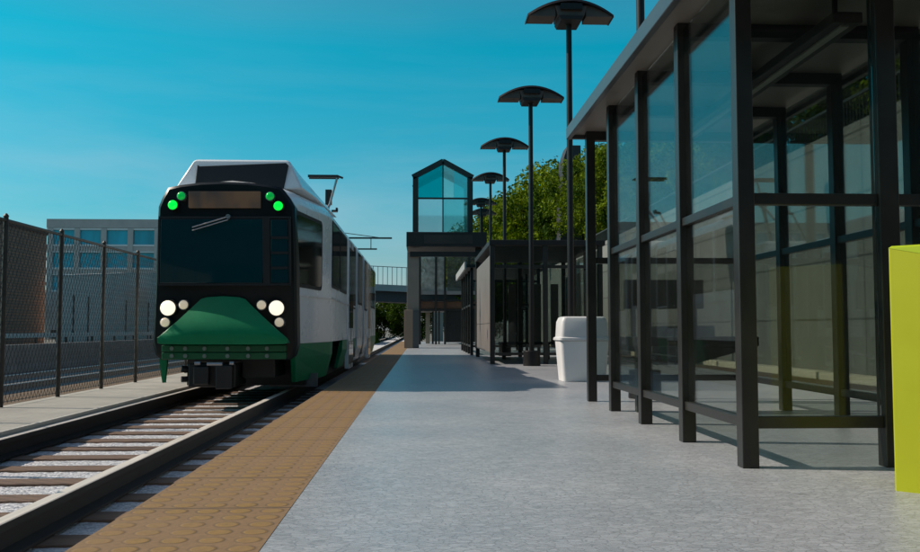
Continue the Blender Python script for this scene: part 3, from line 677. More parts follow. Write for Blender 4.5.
# ================================================================= ENTRANCE TOWER
EY = 42.0
def tower():
    g = lambda u,v: at(u,v,EY)
    t = thing('entrance_tower', (0.9, EY, 0), 'glass entrance tower with pointed gable and turquoise panes over the platform end', 'tower')
    zb = g(440,232).z; zs = g(414,177).z; za = g(443,162).z
    xl, xr, xa = g(415.5,200).x, g(470,200).x, g(443,162).x
    D = 3.2
    for x, nm in ((xl,'l'),(xr,'r')):
        for y in (EY, EY+D): MB().box(x-.13,x+.13,y-.13,y+.13,zb,zs).build('corner_post', M_dark, t, bevel=.01)
    for y in (EY, EY+D):
        for x in (xl, xr):
            sx = -.13 if x == xl else .13
            MB().bar((x+sx,y,zs-.02),(xa,y,za+.02),.26,.24).build('gable_beam', M_dark, t)
    MB().box(xa-.03,xa+.03,EY-.06,EY+.0,zb,za-.1).build('mullion', M_dark, t)
    zm = g(440,198.5).z
    MB().box(xl+.13,xr-.13,EY-.05,EY+.01,zm-.04,zm+.04).build('mullion', M_dark, t)
    for x in (xl, xr):
        MB().box(x-.03,x+.03,EY+.13,EY+D-.13,zm-.04,zm+.04).build('mullion', M_dark, t)
    # roof glazing
    for x in (xl, xr):
        gl = MB().add([(x,EY,zs+.1),(x,EY+D,zs+.1),(xa,EY+D,za+.12),(xa,EY,za+.12),(x,EY,zs+.13),(x,EY+D,zs+.13),(xa,EY+D,za+.15),(xa,EY,za+.15)],[(0,1,2,3),(7,6,5,4),(0,3,7,4),(1,5,6,2),(0,4,5,1),(3,2,6,7)])
        gl.build('roof_pane', glass('tower_glass_roof',(0.35,0.8,0.82),.6,.05,0.1,(.1,.4,.4)), t)
    zg = lambda x: zs-.08 + (za-zs)*(1-abs(x-xa)/(xr-xa))
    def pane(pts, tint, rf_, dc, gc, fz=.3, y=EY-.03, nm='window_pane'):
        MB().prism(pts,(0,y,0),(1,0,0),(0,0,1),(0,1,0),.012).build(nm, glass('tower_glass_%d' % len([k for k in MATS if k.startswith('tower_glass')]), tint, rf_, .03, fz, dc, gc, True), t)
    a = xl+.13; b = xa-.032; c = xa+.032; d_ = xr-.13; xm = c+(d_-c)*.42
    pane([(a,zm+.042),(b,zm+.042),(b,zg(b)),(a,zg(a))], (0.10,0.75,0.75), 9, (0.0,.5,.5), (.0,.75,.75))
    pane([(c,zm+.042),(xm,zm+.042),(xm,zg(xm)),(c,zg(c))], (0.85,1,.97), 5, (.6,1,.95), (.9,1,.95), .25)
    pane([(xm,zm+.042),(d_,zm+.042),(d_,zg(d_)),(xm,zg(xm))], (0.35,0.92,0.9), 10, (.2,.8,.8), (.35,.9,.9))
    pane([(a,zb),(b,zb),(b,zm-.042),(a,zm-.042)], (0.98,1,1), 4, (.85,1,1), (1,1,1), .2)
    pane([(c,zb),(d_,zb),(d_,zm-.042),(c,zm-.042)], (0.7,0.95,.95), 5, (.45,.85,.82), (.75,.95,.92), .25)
    # side glazing
    for x in (xl, xr):
        MB().box(x-.006,x+.006,EY+.13,EY+D-.13,zb,zm-.04).build('window_pane', glass('tower_side_glass',(0.6,.9,.9),1,.03,.1,(.2,.5,.5)), t)
        MB().box(x-.006,x+.006,EY+.13,EY+D-.13,zm+.04,zs).build('window_pane', MATS['tower_side_glass'], t)
    # canopy beam and columns
    z0, z1 = g(440,247.5).z, g(440,233).z
    x0, x1 = g(406.5,240).x, g(486,240).x
    cn = MB().box(x0,x1,EY-.45,EY+D+.4,z0,z1).build('canopy', M_dark2, t, bevel=.02)
    s0 = g(424,240); s1 = g(472,240)
    MB().box(s0.x,s1.x,EY-.47,EY-.44,z0+.14,z1-.14).build('display_sign', mat('dim_sign_face',(0.045,0.028,0.02),.4,noise=.5,nscale=1.5,color2=(0.015,0.012,0.012)), cn)
    zz0, zz1 = g(440,257).z, g(440,252).z
    MB().box(g(410,250).x,x1-.1,EY-.2,EY-.02,zz0,zz1).build('canopy_rail', M_dark2, t)
    brown = mat('brown_grey_column',(0.20,0.165,0.14),.7,noise=.1,nscale=1)
    cl, cr = g(407,300).x, g(419,300).x
    MB().box(cl,cr,EY-.05,EY+.7,0,zz1).build('column', brown, t, bevel=.01)
    MB().box(g(404.3,330).x,g(413,330).x,EY-.35,EY+.25,0,g(404,310).z).build('column_base', mat('brown_base',(0.26,0.18,0.13),.7), t, bevel=.01)
    MB().box(g(413.1,330).x,g(419,330).x,EY-.35,EY-.06,0.03,g(404,310.5).z).build('column_panel', mat('blue_grey_panel',(0.06,0.065,0.07),.5), t)
    MB().box(x1-.5,x1-.2,EY,EY+.4,0,z0).build('column', M_dark, t)
tower()
# glass screen wall with trees mirrored, at the end of the platform
SY = 52.0
def screen():
    g = lambda u,v: at(u,v,SY)
    t = thing('entrance_hall', (1.5, SY, 0), 'low dark glazed entrance hall with horizontal beams seen under the tower canopy', 'entrance hall')
    xl, xr = g(419.5,300).x, g(478,300).x
    f = MB(); 
    for v0,v1 in ((291,294.5),(299.5,301.5),(309,311)):
        z1,z0 = g(440,v0).z, g(440,v1).z
        MB().box(xl,xr,SY-.1,SY+.1,z0,z1).build('beam', M_dark2 if v0 != 291 else mat('pale_beam',(0.22,0.22,0.22),.5), t)
    z1,z0 = g(440,301.7).z, g(440,308.8).z
    MB().box(xl,xr,SY+.02,SY+.12,z0,z1).build('timber_band', mat('reddish_timber',(0.13,0.055,0.028),.6,noise=.3,nscale=1.5), t)
    for u in (420,436,445,469,478):
        p = g(u,300); MB().box(p.x-.06,p.x+.06,SY-.14,SY-.11,0,g(440,257).z).build('mullion', M_dark, t)
    ztop = g(440,256).z; zb = g(440,291).z
    xq = g(446,300).x
    MB().box(xl+.05,xq-.07,SY-.02,SY-.008,zb,ztop).build('upper_glazing', glass('hall_glass_glare',(0.6,.62,.6),1.6,.02,.75,(.62,.60,.56)), t)  # pale reflection put into this pane's diffuse colour
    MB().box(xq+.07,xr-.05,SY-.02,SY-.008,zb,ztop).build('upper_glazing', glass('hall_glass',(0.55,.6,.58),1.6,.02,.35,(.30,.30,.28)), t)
    MB().box(g(446,330).x,xr,SY-.02,SY+1.2,0.12,g(440,311).z).build('kiosk_wall', mat('dark_kiosk',(0.012,0.012,0.012),.3,noise=.3), t)
    MB().box(g(426,330).x,g(430.5,330).x,SY+3,SY+3.4,0,g(440,312).z).build('pillar', mat('pale_pillar',(0.30,0.25,0.19),.7), t)
    MB().box(xl,xr,SY+.3,SY+6,g(440,311).z+.02,g(440,309).z+.06).build('roof_slab', M_dark2, t)
    MB().box(g(432,330).x,g(434,330).x,SY+1,SY+1.2,0,g(440,311).z).box(g(438.5,330).x,g(440,330).x,SY+.5,SY+.7,0,g(440,311).z).build('pillar', M_dark, t)
screen()

# ================================================================= LAMP POSTS
def lamp():
    t = thing('lamp_post', (0,0,0), '', 'lamp post', 'lamp posts down the platform')
    MB().tube((0,0,0),(0,0,.36),.21,.20,n=24).build('base', M_lamp, t, smooth=True, bevel=.01)
    MB().tube((0,0,.36),(0,0,6.52),.062,.052,n=14).build('pole', M_lamp, t, smooth=True)
    # curved wing: arc across X, short in Y, with drooping ends
    N = 18; Lx = .79
    out = []; 
    def arc(x): return 6.74 - 0.25*(abs(x)/Lx)**2.0
    rings = []
    for k in range(N+1):
        x = -Lx + 2*Lx*k/N; z = arc(x); taper = .34 - .10*(abs(x)/Lx)**2
        rings.append([(x,-taper,z-.05),(x,taper,z-.05),(x,taper*.9,z),(x,-taper*.9,z)])
    hd = MB().loft(rings).build('shade', M_lamp, t, smooth=True)
    for s in (-1,1):
        m = MB(); pts = []
        rr = []
        for k in range(7):
            x = s*(.28 + (Lx-.03-.28)*k/6); zb = arc(Lx)-.04 ; z = arc(abs(x))-.052
            rr.append([(x,-.22,zb-.0),(x,.22,zb-.0),(x,.22,max(z,zb+.01)),(x,-.22,max(z,zb+.01))])
        m.loft(rr).build('lamp_housing', M_lampin, hd)
    MB().prism([(-.30,0),(.30,0),(.24,-.19),(-.24,-.19)], (0,-.26,6.64),(1,0,0),(0,0,1),(0,1,0),.52).build('centre_bracket', M_lampin, t, bevel=.01)
    MB().box(-.20,.20,-.33,-.27,6.54,6.66).build('front_plate', M_lamp, t, bevel=.01)
    MB().prism([(-.23,0),(.23,0),(.19,-.07),(-.19,-.07)], (0,-.30,6.44),(1,0,0),(0,0,1),(0,1,0),.6).build('lower_tray', M_rubber, t, bevel=.006)
    return t
L0 = lamp()
spots = [(2.86,11.45,'lamp post rising through the roofline just behind the nearest glass shelter'),
         (2.72,16.25,'lamp post standing behind the white litter bin'),
         (2.66,21.6,'lamp post with black round base in front of the second shelter'),
         (2.62,28.9+.6,'lamp post just beyond the second shelter, third lamp head counted down from the top'),
         (2.62,35.0,'fourth lamp post head, small, overlapping the tree tops beside the tower'),
         (2.62,41.4,'tiny lamp post head touching the right edge of the glass tower'),
         (2.62,49.0,'smallest and farthest lamp post seen behind the tower frame')]
for q,(x,y) in zip((3,4,5,6),((2.75,29.5),(2.96,38.2),(3.12,46.6),(3.5,51.2))): spots[q] = (x,y,spots[q][2])
for i,(x,y,lab) in enumerate(spots):
    o = L0 if i == 0 else copy_tree(L0)
    o.location = (x,y,0); o['label'] = lab; o.scale = (1,1,(1,1.02,1,1.065,1.12,1.14,1.15)[i])

# ================================================================= LITTER BIN
lb = thing('litter_bin', (2.74,15.3,0), 'white plastic litter bin with separate tapered lid on the platform', 'litter bin')
M_bin = mat('white_bin_plastic',(0.74,0.75,0.75),.4,noise=.04,nscale=2)
M_lid = mat('pale_grey_lid',(0.60,0.61,0.61),.45,noise=.05,nscale=3)
def sq(w,d,z,r=.07): return [Vector((2.74+x,15.3+y,z)) for x,y in rrect(-w,w,-d,d,r,4)]
MB().loft([sq(.36,.28,0.0),sq(.365,.285,.03),sq(.415,.335,.68)]).build('bin_body', M_bin, lb, smooth=True, bevel=.006)
MB().loft([sq(.43,.35,.682),sq(.445,.365,.695),sq(.44,.36,.73),sq(.41,.33,.75),sq(.395,.315,1.0),sq(.365,.29,1.07),sq(.33,.26,1.09)]).build('lid', M_lid, lb, smooth=True)

# ================================================================= YELLOW-GREEN MACHINE
yb = thing('ticket_machine', (3.0,4.5,0), 'bright yellow-green ticket machine box at the right edge of the photo', 'ticket machine')
M_yel = mat('yellow_green_paint',(0.36,0.38,0.0),.5,noise=.06,nscale=2)
A = at(895,492,4.86); A.z = 0
x0,y0 = A.x, 4.86
P = [(x0,y0),(x0+.50,y0-.52),(x0+.88,y0-.14),(x0+.38,y0+.38)]
cc = Vector((sum(p[0] for p in P)/4, sum(p[1] for p in P)/4, 0))
H_ = 1.325
rings = [[(x,y,0.0) for x,y in P], [(P[0][0],P[0][1],H_),(P[1][0],P[1][1],H_-.17),(P[2][0],P[2][1],H_-.15),(P[3][0],P[3][1],H_)]]
top = rings[1]
mb = MB().loft([rings[0], rings[1]], caps=False)
mb.build('cabinet', M_yel, yb, bevel=.008)
mb2 = MB()
cz = H_+.001
lid0 = [Vector(p)+Vector((0,0,.0015)) for p in top]
lid1 = [Vector((p[0]+(cc.x-p[0])*.04,p[1]+(cc.y-p[1])*.04,cz+.012)) for p in top]
mb2.loft([lid0, lid1]).build('sloped_top', mat('yellow_green_top',(0.34,0.44,0.0),.5), yb)
MB().prism([(0,0),(.3,0),(.3,.3),(0,.3)], (P[0][0]+.20,P[0][1]-.21,.35),(.693,-.721,0),(0,0,1),(-.721,-.693,0),.004).build('access_panel', M_yel, yb)

# ================================================================= RETAINING WALL + RAILING
def wall_mat():
    m = bpy.data.materials.new('cast_concrete_panels'); m.use_nodes = True; nt = m.node_tree; b = nt.nodes['Principled BSDF']; L = nt.links.new
    tc = nt.nodes.new('ShaderNodeTexCoord'); sep = nt.nodes.new('ShaderNodeSeparateXYZ'); L(tc.outputs['Object'], sep.inputs[0])
    cb = nt.nodes.new('ShaderNodeCombineXYZ'); L(sep.outputs['Y'], cb.inputs['X']); L(sep.outputs['Z'], cb.inputs['Y'])
    br = nt.nodes.new('ShaderNodeTexBrick'); br.inputs['Scale'].default_value = 1; br.inputs['Brick Width'].default_value = 2.9; br.inputs['Row Height'].default_value = 1.05; br.inputs['Mortar Size'].default_value = 0.02; br.offset = 0
    br.inputs['Color1'].default_value = (0.165,0.168,0.155,1); br.inputs['Color2'].default_value = (0.14,0.145,0.132,1); br.inputs['Mortar'].default_value = (0.07,0.07,0.065,1)
    L(cb.outputs[0], br.inputs['Vector'])
    n = nt.nodes.new('ShaderNodeTexNoise'); n.inputs['Scale'].default_value = 1.2; n.inputs['Detail'].default_value = 8; mp = nt.nodes.new('ShaderNodeMapping'); mp.inputs['Scale'].default_value = (1,1,.3); L(tc.outputs['Object'], mp.inputs[0]); L(mp.outputs[0], n.inputs['Vector'])
    g = nt.nodes.new('ShaderNodeMapRange'); g.inputs['To Min'].default_value = .7; g.inputs['To Max'].default_value = 1.25; L(n.outputs['Fac'], g.inputs['Value'])
    vm = nt.nodes.new('ShaderNodeVectorMath'); vm.operation = 'SCALE'; L(br.outputs['Color'], vm.inputs[0]); L(g.outputs['Result'], vm.inputs['Scale'])
    L(vm.outputs['Vector'], b.inputs['Base Color']); b.inputs['Roughness'].default_value = .85
    return m
wl = MB().box(7.3,7.7,1,62,-.6,4.36).build('retaining_wall', wall_mat()); tag(wl, 'tall grey concrete retaining wall in cast panels behind the shelters', 'wall')
rl = thing('railing', (7.45,1,4.36), 'thin dark upright-bar railing along the top of the concrete wall', 'railing')
MB().bar((7.45,1,4.88),(7.45,62,4.88),.05).bar((7.45,1,4.42),(7.45,62,4.42),.03).build('handrail', M_galv, rl)
mb = MB(); y = 1.0
while y < 62: mb.bar((7.45,y,4.36),(7.45,y,4.88),.016); y += .115
mb.build('bars', M_galv, rl)
M_grass = mat('grassy_bank',(0.06,0.085,0.02),.95,noise=.4,nscale=2)
bk = MB().add([(7.7,1,4.2),(12,1,4.6),(40,1,5.5),(40,62,5.5),(12,62,4.6),(7.7,62,4.2),(7.7,1,-.7),(40,1,-.7),(40,62,-.7),(7.7,62,-.7)],[(0,1,4,5),(1,2,3,4),(0,6,7,2,1),(5,4,3,8,9),(2,7,8,3)]).build('embankment', M_grass); tag(bk,None,None,kind='structure')

# ================================================================= TREES
def leaf_mat(name, c1, c2):
    m = bpy.data.materials.new(name); m.use_nodes = True; nt = m.node_tree; b = nt.nodes['Principled BSDF']; L = nt.links.new
    tc = nt.nodes.new('ShaderNodeTexCoord'); n = nt.nodes.new('ShaderNodeTexNoise'); n.inputs['Scale'].default_value = .9; n.inputs['Detail'].default_value = 6; L(tc.outputs['Object'], n.inputs['Vector'])
    r = nt.nodes.new('ShaderNodeValToRGB'); e = r.color_ramp.elements; e[0].position=.35; e[1].position=.65; e[0].color=(*c1,1); e[1].color=(*c2,1); L(n.outputs['Fac'], r.inputs['Fac'])  # sunlit patches and shaded depths of the crown put into the colour ramp
    L(r.outputs['Color'], b.inputs['Base Color']); b.inputs['Roughness'].default_value = .8; b.inputs['Specular IOR Level'].default_value = .12
    tl = nt.nodes.new('ShaderNodeBsdfTranslucent'); L(r.outputs['Color'], tl.inputs['Color'])
    mx = nt.nodes.new('ShaderNodeMixShader'); mx.inputs[0].default_value = .3
    L(b.outputs[0], mx.inputs[1]); L(tl.outputs[0], mx.inputs[2]); L(mx.outputs[0], nt.nodes['Material Output'].inputs['Surface'])
    return m
LM = [leaf_mat('leaf_olive',(0.022,0.055,0.002),(0.17,0.23,0.004)), leaf_mat('leaf_deep',(0.016,0.04,0.003),(0.08,0.14,0.005))]
M_bark = mat('bark',(0.06,0.045,0.03),.9,noise=.3,nscale=5)
def tree_mesh(seed, rad, height, trunk_h, leaf, nclump, per):
    rnd = random.Random(seed); mb = MB(); tr = MB()
    tr.tube((0,0,-.2),(0.05,0,trunk_h+.3*height),.035*height*.6,.012*height,n=9)
    cl = []
    for k in range(nclump):
        while True:
            p = Vector((rnd.uniform(-1,1),rnd.uniform(-1,1),rnd.uniform(-1,1)))
            if .25 < p.length < 1: break
        z = trunk_h + (height-trunk_h)*(.5+.5*p.z)
        s = 1 - .35*max(0,p.z)**2
        c = Vector((p.x*rad*s,p.y*rad*s,z)); cr = rnd.uniform(.16,.32)*rad
        cl.append((c,cr))
        if k % 4 == 0: tr.tube((0.03,0,trunk_h*.8+rnd.random()*.25*height), tuple(c), .012*height*.5, .004*height,n=5)
    for c,cr in cl:
        for j in range(per):
            d = Vector((rnd.gauss(0,1),rnd.gauss(0,1),rnd.gauss(0,.8))); d.normalize(); q = c + d*cr*rnd.uniform(.45,1.08)
            a = Vector((rnd.gauss(0,1),rnd.gauss(0,1),rnd.gauss(0,1))).normalized(); nrm = (d*1.0 + a*.9).normalized()
            s = nrm.cross(Vector((rnd.gauss(0,1),rnd.gauss(0,1),rnd.gauss(0,1)))).normalized(); t = nrm.cross(s)
            l = leaf*rnd.uniform(.6,1.3)
            o = len(mb.v); mb.v += [tuple(q-s*l), tuple(q-t*l*.5), tuple(q+s*l), tuple(q+t*l*.5)]; mb.f.append((o,o+1,o+2,o+3))
    return tr, mb
protos = []
for sd,(rad,h,th,leaf,nc,per) in enumerate([(2.9,6.6,1.0,.11,75,270),(3.4,8.0,1.5,.12,85,260),(2.4,5.0,.5,.10,60,250)]):
    tr, lf = tree_mesh(sd+11, rad, h, th, leaf, nc, per)
    protos.append((tr, lf))
meshes = {}
def tree(kind, lm, x, y, z, sc, rz, lab, grp='trees beyond the concrete wall'):
    t = thing('tree', (x,y,z), lab, 'tree', grp)
    key = (kind, lm)
    tr, lf = protos[kind]
    if key not in meshes:
        a = tr.build('trunk', M_bark, t, smooth=True); b = lf.build('crown', LM[lm], t, recalc=False)
        a.location = (0,0,0); b.location = (0,0,0); meshes[key] = (a.data, b.data)
    else:
        for nm, d in zip(('trunk','crown'), meshes[key]):
            c = bpy.data.objects.new(nm, d); col.objects.link(c); c.parent = t
    t.scale = (sc,sc,sc); t.rotation_euler.z = rz
T_ = [
 (0,1,11.0,12,4.5,.75,'dark tree above the railing seen under the near end of the shelter roof'),
 (2,0,10.2,17,4.5,.72,'low bright bush tree over the railing, second from the right'),
 (0,1,11.0,22,4.5,.75,'dark tree over the railing, third from the right'),
 (2,0,10.6,27.5,4.5,.8,'olive bushy tree over the railing behind the near shelter glass'),
 (0,0,11.2,33.5,4.5,.8,'olive round tree seen through the upper panes of the near shelter'),
 (1,1,11.0,40,4.5,.72,'dark tree behind the leftmost posts of the near shelter'),
 (0,0,10.6,47,4.5,.92,'bright olive tree right of the lamp pole behind the bin'),
 (1,0,10.9,54,4.5,.93,'olive tree above the second shelter roof'),
 (0,1,10.6,61,4.5,1.12,'dark tree left of the lamp post with the round base'),
 (1,0,11.5,74,1.0,1.68,'large olive tree over the middle of the second shelter'),
 (0,0,10.5,88,0.0,2.15,'large olive tree spreading above the farthest lamp heads'),
 (1,1,7.4,100,-.6,1.75,'tall dark tree directly beside the glass tower'),
 (2,0,4.6,84,-.6,2.0,'leafy tree behind the glass of the entrance hall'),
 (2,1,-1.0,100,-.9,1.15,'dark tree under the footbridge nearest the brown column'),
 (2,1,-4.2,103,-.9,1.25,'dark tree under the footbridge in the middle of its opening'),
 (2,1,-7.6,100,-.9,1.15,'dark tree under the footbridge beside the tail of the tram'),
 (2,1,3.5,110,-.6,1.15,'dark tree behind the entrance hall pillars'),
 (2,1,-11,106,-.9,1.2,'dark tree under the footbridge half hidden by the tail of the tram'),
]
for i,(k,lm,x,y,z,sc,lab) in enumerate(T_): tree(k,lm,x,y,z,sc,i*1.3,lab, 'trees under the footbridge' if x < 3 else 'trees beyond the concrete wall')
tree(2,1,-62,135,-.6,1.9,.4,'small green bush tree between the brown building and the office block','trees beyond the road')

# dark tapered tower behind the trees (right of lamp)
a=at(560,215,58); b_=at(581,145,58); c=at(568,145,58)
z0_=4.5
mb = MB().loft([[(a.x-.1,58,z0_),(b_.x+.05,58,z0_),(b_.x+.05,60,z0_),(a.x-.1,60,z0_)],[(a.x+.25,58,b_.z-.9),(b_.x,58,b_.z-.9),(b_.x,60,b_.z-.9),(a.x+.25,60,b_.z-.9)],[(c.x,58.1,b_.z),(b_.x,58.1,b_.z),(b_.x,59.9,b_.z),(c.x,59.9,b_.z)]])
tag(mb.build('vent_tower', mat('dark_brown_cladding',(0.02,0.016,0.018),.6,noise=.2), bevel=.03), 'dark narrow tapered tower standing among the trees behind the lamp pole', 'tower')

# ================================================================= OVERPASS
BY = 80
g = lambda u,v: at(u,v,BY)
ov = thing('footbridge', (-5,BY,-.6), 'long concrete footbridge with thin railing crossing behind the tram', 'bridge')
x0,x1 = -24, 6
def arc_y(x): return BY + 0.012*(x+9)**2
zz = [g(388,v).z for v in (300,290.5,284,266)]
def strip(z0,z1,dy0,dy1,mm,nm):
    rr=[]
    for k in range(17):
        x = x0+(x1-x0)*k/16; sl = (x+4)*-0.035
        rr.append([(x,arc_y(x)+dy0,z0+sl),(x,arc_y(x)+dy1,z0+sl),(x,arc_y(x)+dy1,z1+sl),(x,arc_y(x)+dy0,z1+sl)])
    return MB().loft(rr).build(nm,mm,ov)
strip(zz[0]-.1,zz[1],.5,4,mat('dark_girder',(0.05,0.055,0.065),.7,noise=.15),'girder'); strip(zz[1]+.005,zz[2],0,4.5,mat('blue_grey_parapet',(0.30,0.36,0.38),.8,noise=.1,nscale=.5),'parapet')
mb=MB(); x=x0
while x<x1:
    sl=(x+4)*-0.035; mb.bar((x,arc_y(x)+.1,zz[2]+sl),(x,arc_y(x)+.1,zz[3]+sl),.05); x+=.42
for k in range(16):
    xa=x0+(x1-x0)*k/16; xb=x0+(x1-x0)*(k+1)/16
    mb.bar((xa,arc_y(xa)+.1,zz[3]-(xa+4)*.035),(xb,arc_y(xb)+.1,zz[3]-(xb+4)*.035),.06)
mb.build('railing', mat('bridge_rail',(0.14,0.18,0.2),.5), ov)
for x in (-16,1.5): MB().box(x-.5,x+.5,BY+1,BY+2.4,-.6,zz[0]-.05).build('pier', M_wallc, ov)
# parked dark car shapes omitted: dark hedge mound at platform end beside the track
hd = MB(); rnd = random.Random(2)
for j in range(5000):
    x=rnd.uniform(-1,1); y=rnd.uniform(-1,1); h=math.sqrt(max(0,1-x*x))*rnd.uniform(.2,1)
    q=Vector((-5.6+x*1.9,74+y*6,-.5+h*2.6)); s=Vector((rnd.gauss(0,1),rnd.gauss(0,1),rnd.gauss(0,1))).normalized(); t=s.orthogonal().normalized(); l=.17
    o_=len(hd.v); hd.v+=[tuple(q-s*l),tuple(q-t*l*.6),tuple(q+s*l),tuple(q+t*l*.6)]; hd.f.append((o_,o_+1,o_+2,o_+3))
tag(hd.build('hedge', LM[1], recalc=False),'dark low hedge beside the track bend under the footbridge','hedge')

# ================================================================= LEFT BACKGROUND
# sloping ramp wall across the road
pts = [(-26.0,28),(-26.0,96)]
mb = MB().add([(-26,66.5,-.3),(-26,100,-.3),(-26,100,6.9),(-26,80,5.7),(-26,66.5,4.7),(-26.4,66.5,-.3),(-26.4,100,-.3),(-26.4,100,6.9),(-26.4,80,5.7),(-26.4,66.5,4.7)],
  [(0,1,2,3,4),(9,8,7,6,5),(4,3,8,9),(3,2,7,8),(0,4,9,5),(1,6,7,2)])
rw = thing('ramp_wall',(-26,60,-.3),'sloping grey concrete ramp wall beyond the road at left','wall')
mb.build('wall_face', mat('ramp_concrete',(0.52,0.50,0.47),.85,noise=.1,nscale=.5), rw)
MB().bar((-26.2,66.4,4.75),(-26.2,80,5.74),.5,.1).bar((-26.2,80,5.74),(-26.2,100,6.95),.5,.1).build('coping', mat('pale_coping',(0.4,0.42,0.42),.7), rw)
mb=MB(); 
for y in (68.5,71.5,75,80.5,87): mb.box(-25.99,-25.93,y,y+.12,-.2,3.4)
mb.build('joint_strip', mat('joint_dark',(0.06,0.06,0.06),.8), rw)
gr = thing('guard_rail',(-20,30,-.3),'pale horizontal guard rail along the far side of the road','guard rail')
MB().bar((-20,24,.55),(-20,100,.55),.08,.22).build('rail', mat('pale_guard',(0.5,0.5,0.48),.6), gr)
for i in range(20): MB().box(-20.14,-20.04,24+i*4,24.12+i*4,-.3,.6).build('post', M_galv, gr)
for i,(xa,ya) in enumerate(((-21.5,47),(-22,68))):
    o=MB().add([(xa-3,ya,-.296),(xa+.3,ya-3,-.296),(xa+1.0,ya+4,-.296),(xa-2.6,ya+9,-.296)],[(0,1,2,3)]).build('sunlit_patch', M_conc, recalc=False); tag(o,None,None,kind='structure')  # sunlit patches at the wall foot, painted as pale quads
# brown brick building
bb_ = thing('brick_building',(-30,52,-.6),'windowless reddish brown brick building behind the fence at far left','building')
def brick_mat():
    m = bpy.data.materials.new('red_brown_brick'); m.use_nodes=True; nt=m.node_tree; b=nt.nodes['Principled BSDF']; L=nt.links.new
    tc=nt.nodes.new('ShaderNodeTexCoord'); sep=nt.nodes.new('ShaderNodeSeparateXYZ'); L(tc.outputs['Object'],sep.inputs[0])
    ad=nt.nodes.new('ShaderNodeMath'); L(sep.outputs['X'],ad.inputs[0]); L(sep.outputs['Y'],ad.inputs[1])
    cb=nt.nodes.new('ShaderNodeCombineXYZ'); L(ad.outputs[0],cb.inputs['X']); L(sep.outputs['Z'],cb.inputs['Y'])
    br=nt.nodes.new('ShaderNodeTexBrick'); br.inputs['Scale'].default_value=1; br.inputs['Brick Width'].default_value=.45; br.inputs['Row Height'].default_value=.2; br.inputs['Mortar Size'].default_value=.025
    br.inputs['Color1'].default_value=(.36,.18,.115,1); br.inputs['Color2'].default_value=(.28,.14,.09,1); br.inputs['Mortar'].default_value=(.12,.09,.08,1)
    L(cb.outputs[0],br.inputs['Vector']); L(br.outputs['Color'],b.inputs['Base Color']); b.inputs['Roughness'].default_value=.9
    return m
BYB=44; pr=at(47,231,68)
MB().box(-45,pr.x,BYB,68,-.6,pr.z-.3).build('wall', brick_mat(), bb_)
MB().box(-45.1,pr.x+.1,BYB-.1,68.1,pr.z-.297,pr.z).build('parapet', mat('parapet_cap',(0.10,0.05,0.035),.8), bb_)
# office building
OY=140; ofb=thing('office_building',(-45,OY,-.6),'grey concrete office block with bands of blue windows beyond the ramp wall','building')
g=lambda u,v: at(u,v,OY)
xl=g(47,220).x; zt=g(60,219).z; xr=-24
panel=mat('office_concrete',(0.46,0.42,0.40),.85,noise=.12,nscale=.3)
pale=mat('office_sill',(0.7,0.7,0.7),.7)
MB().box(xl+.4,xr,OY+.5,OY+25,-.6,zt-.3).build('wall', mat('office_core',(0.12,0.12,0.12),.9), ofb)
rows=[(244.3,229.8),(267.5,252.5),(290,275.2)]
def band(v0,v1,m,nm,dy=0): 
    z1,z0=g(60,v0).z,g(60,v1).z
    return MB().box(xl,xr,OY-dy,OY+.45,z0,z1).build(nm,m,ofb)
band(219,227.6,panel,'parapet',.1); band(227.8,229.8,pale,'sill')
for i,(vb,vt) in enumerate(rows):
    nxt = rows[i+1][1] if i<2 else 330
    band(vb,vb+1.8,pale,'sill',.05); band(vb+2,nxt-1.4 if i<2 else 330,panel,'spandrel'); 
    if i<2: band(nxt-1.3,nxt-.1,pale,'sill',.05)
wm = mat('office_glass_sky',(0.0,0.33,0.46),.12,noise=.35,nscale=.25,stretch=(1,1,.2),spec=.8)  # teal sky reflection put into the pane colour
step_=g(99,230).x-g(72.3,230).x; x=xl+.2; k=0
px=mat('office_pier',(0.48,0.44,0.42),.85,noise=.1,nscale=.4)
while x < xr-1:
    xs=x if k else xl-.0
    MB().box(x-.02,x+.78,OY-.12,OY+.3,-.6,zt-1.4).build('pier', px, ofb)
    for vb,vt in rows:
        MB().box(x+.8,x+step_-.04,OY+.30,OY+.40,g(60,vb).z+.02,g(60,vt).z-.02).build('window', wm, ofb)
        if x < -25:
            f=MB()
    x+=step_; k+=1

# ================================================================= UNSEEN BLOCKER ADDED BEHIND THE VIEWPOINT (darkens windscreen and shelter glass reflections)
rb = thing('blocker', (0,-24,-.6), 'unseen dark blue-grey warehouse added behind the viewpoint to darken windscreen and shelter glass reflections', 'building')
M_blocker = mat('dark_blue_grey_blocker',(0.022,0.034,0.038),.9,noise=.25,nscale=.6)
MB().box(-45,40,-36,-24,-.6,14).build('wall', M_blocker, rb)  # body of the added unseen blocker
MB().box(-45.2,40.2,-36.2,-23.8,14.003,14.5).build('parapet', M_dark2, rb)  # top edge of the added unseen blocker
for k in range(14):
    for z in (2,6.5): MB().box(-42+k*6,-39+k*6,-23.99,-23.9,z,z+2.6).build('window', M_tglass, rb)  # panes on the added unseen blocker

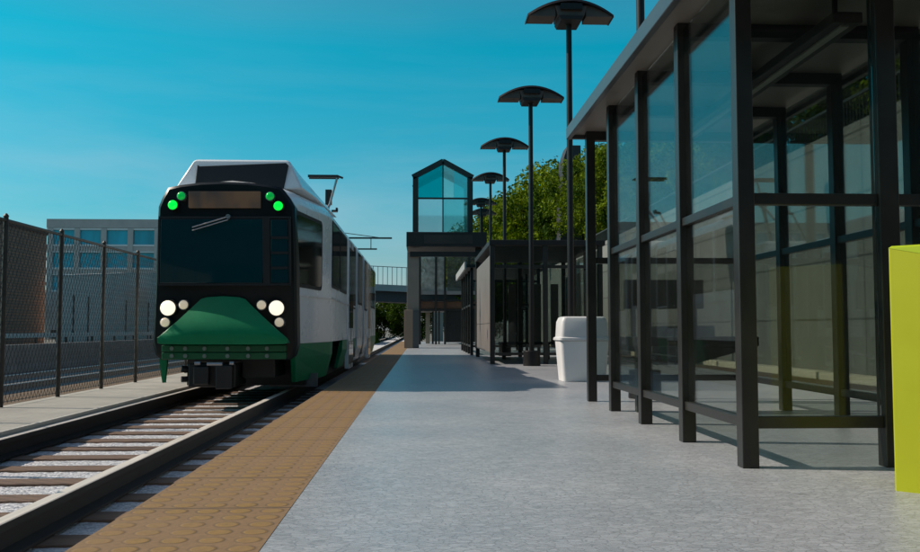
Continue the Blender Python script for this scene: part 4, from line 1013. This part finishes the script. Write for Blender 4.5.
# ================================================================= WORLD + SUN
w = bpy.data.worlds.new('World'); scene.world = w; w.use_nodes = True
nt = w.node_tree; bg = nt.nodes['Background']; L = nt.links.new
SUN_EL = 39; AZ = R(-90+9)      # sun comes from -X, slightly beyond (+Y)
sky = nt.nodes.new('ShaderNodeTexSky'); sky.sky_type = 'NISHITA'; sky.sun_disc = False
sky.sun_elevation = R(SUN_EL); sky.sun_rotation = AZ; sky.air_density = 1.0; sky.dust_density = 1.2; sky.ozone_density = 1.5
tc = nt.nodes.new('ShaderNodeTexCoord')
mp = nt.nodes.new('ShaderNodeMapping'); mp.inputs['Scale'].default_value = (1.0,1.0,6.0); mp.inputs['Rotation'].default_value = (R(8),0,0)
L(tc.outputs['Generated'], mp.inputs[0])
n = nt.nodes.new('ShaderNodeTexNoise'); n.inputs['Scale'].default_value = 1.6; n.inputs['Detail'].default_value = 7; n.inputs['Roughness'].default_value = .55; n.inputs['Distortion'].default_value=.4
L(mp.outputs[0], n.inputs['Vector'])
cr = nt.nodes.new('ShaderNodeMapRange'); cr.inputs['From Min'].default_value = .45; cr.inputs['From Max'].default_value = .75; cr.inputs['To Max'].default_value=.45; L(n.outputs['Fac'], cr.inputs['Value'])
# clouds thin out upward
sep = nt.nodes.new('ShaderNodeSeparateXYZ'); L(tc.outputs['Generated'], sep.inputs[0])
fd = nt.nodes.new('ShaderNodeMapRange'); fd.inputs['From Min'].default_value=.02; fd.inputs['From Max'].default_value=.30; fd.inputs['To Min'].default_value=1; fd.inputs['To Max'].default_value=.08; L(sep.outputs['Z'], fd.inputs['Value'])
mm = nt.nodes.new('ShaderNodeMath'); mm.operation='MULTIPLY'; L(cr.outputs[0],mm.inputs[0]); L(fd.outputs[0],mm.inputs[1])
tint = nt.nodes.new('ShaderNodeMix'); tint.data_type='RGBA'; tint.blend_type='MULTIPLY'; tint.inputs[0].default_value=1
ramp = nt.nodes.new('ShaderNodeValToRGB'); e=ramp.color_ramp.elements
e[0].position=0.0; e[0].color=(0.60,0.74,0.86,1); e[1].position=.30; e[1].color=(0.0,.98,0.95,1); u_=e.new(.62); u_.color=(1.0,.95,.85,1)
x_=e.new(.12); x_.color=(0.24,.82,.88,1)
L(sep.outputs['Z'], ramp.inputs['Fac'])
L(sky.outputs[0], tint.inputs[6]); L(ramp.outputs[0], tint.inputs[7])
mx = nt.nodes.new('ShaderNodeMix'); mx.data_type='RGBA'; mx.inputs[7].default_value=(5.0,5.3,5.8,1)
L(mm.outputs[0], mx.inputs[0]); L(tint.outputs[2], mx.inputs[6]); L(mx.outputs[2], bg.inputs['Color'])
bg.inputs['Strength'].default_value = 0.122
sd = bpy.data.lights.new('sun','SUN'); so = bpy.data.objects.new('sun', sd); col.objects.link(so)
sd.energy = 4.6; sd.angle = R(.5); sd.color = (1.0,.87,.74)
az = 9
dirv = Vector((math.cos(R(SUN_EL))*math.cos(R(az)), -math.cos(R(SUN_EL))*math.sin(R(az)), -math.sin(R(SUN_EL))))
so.rotation_euler = dirv.to_track_quat('-Z','Y').to_euler()

scene.view_settings.view_transform = 'Standard'; scene.view_settings.look = 'None'; scene.view_settings.exposure = 0; scene.view_settings.gamma = 1
scene.render.engine = 'CYCLES'
scene.cycles.max_bounces = 8; scene.cycles.transparent_max_bounces = 24
for o in bpy.data.objects:
    if '_w' in o: del o['_w']
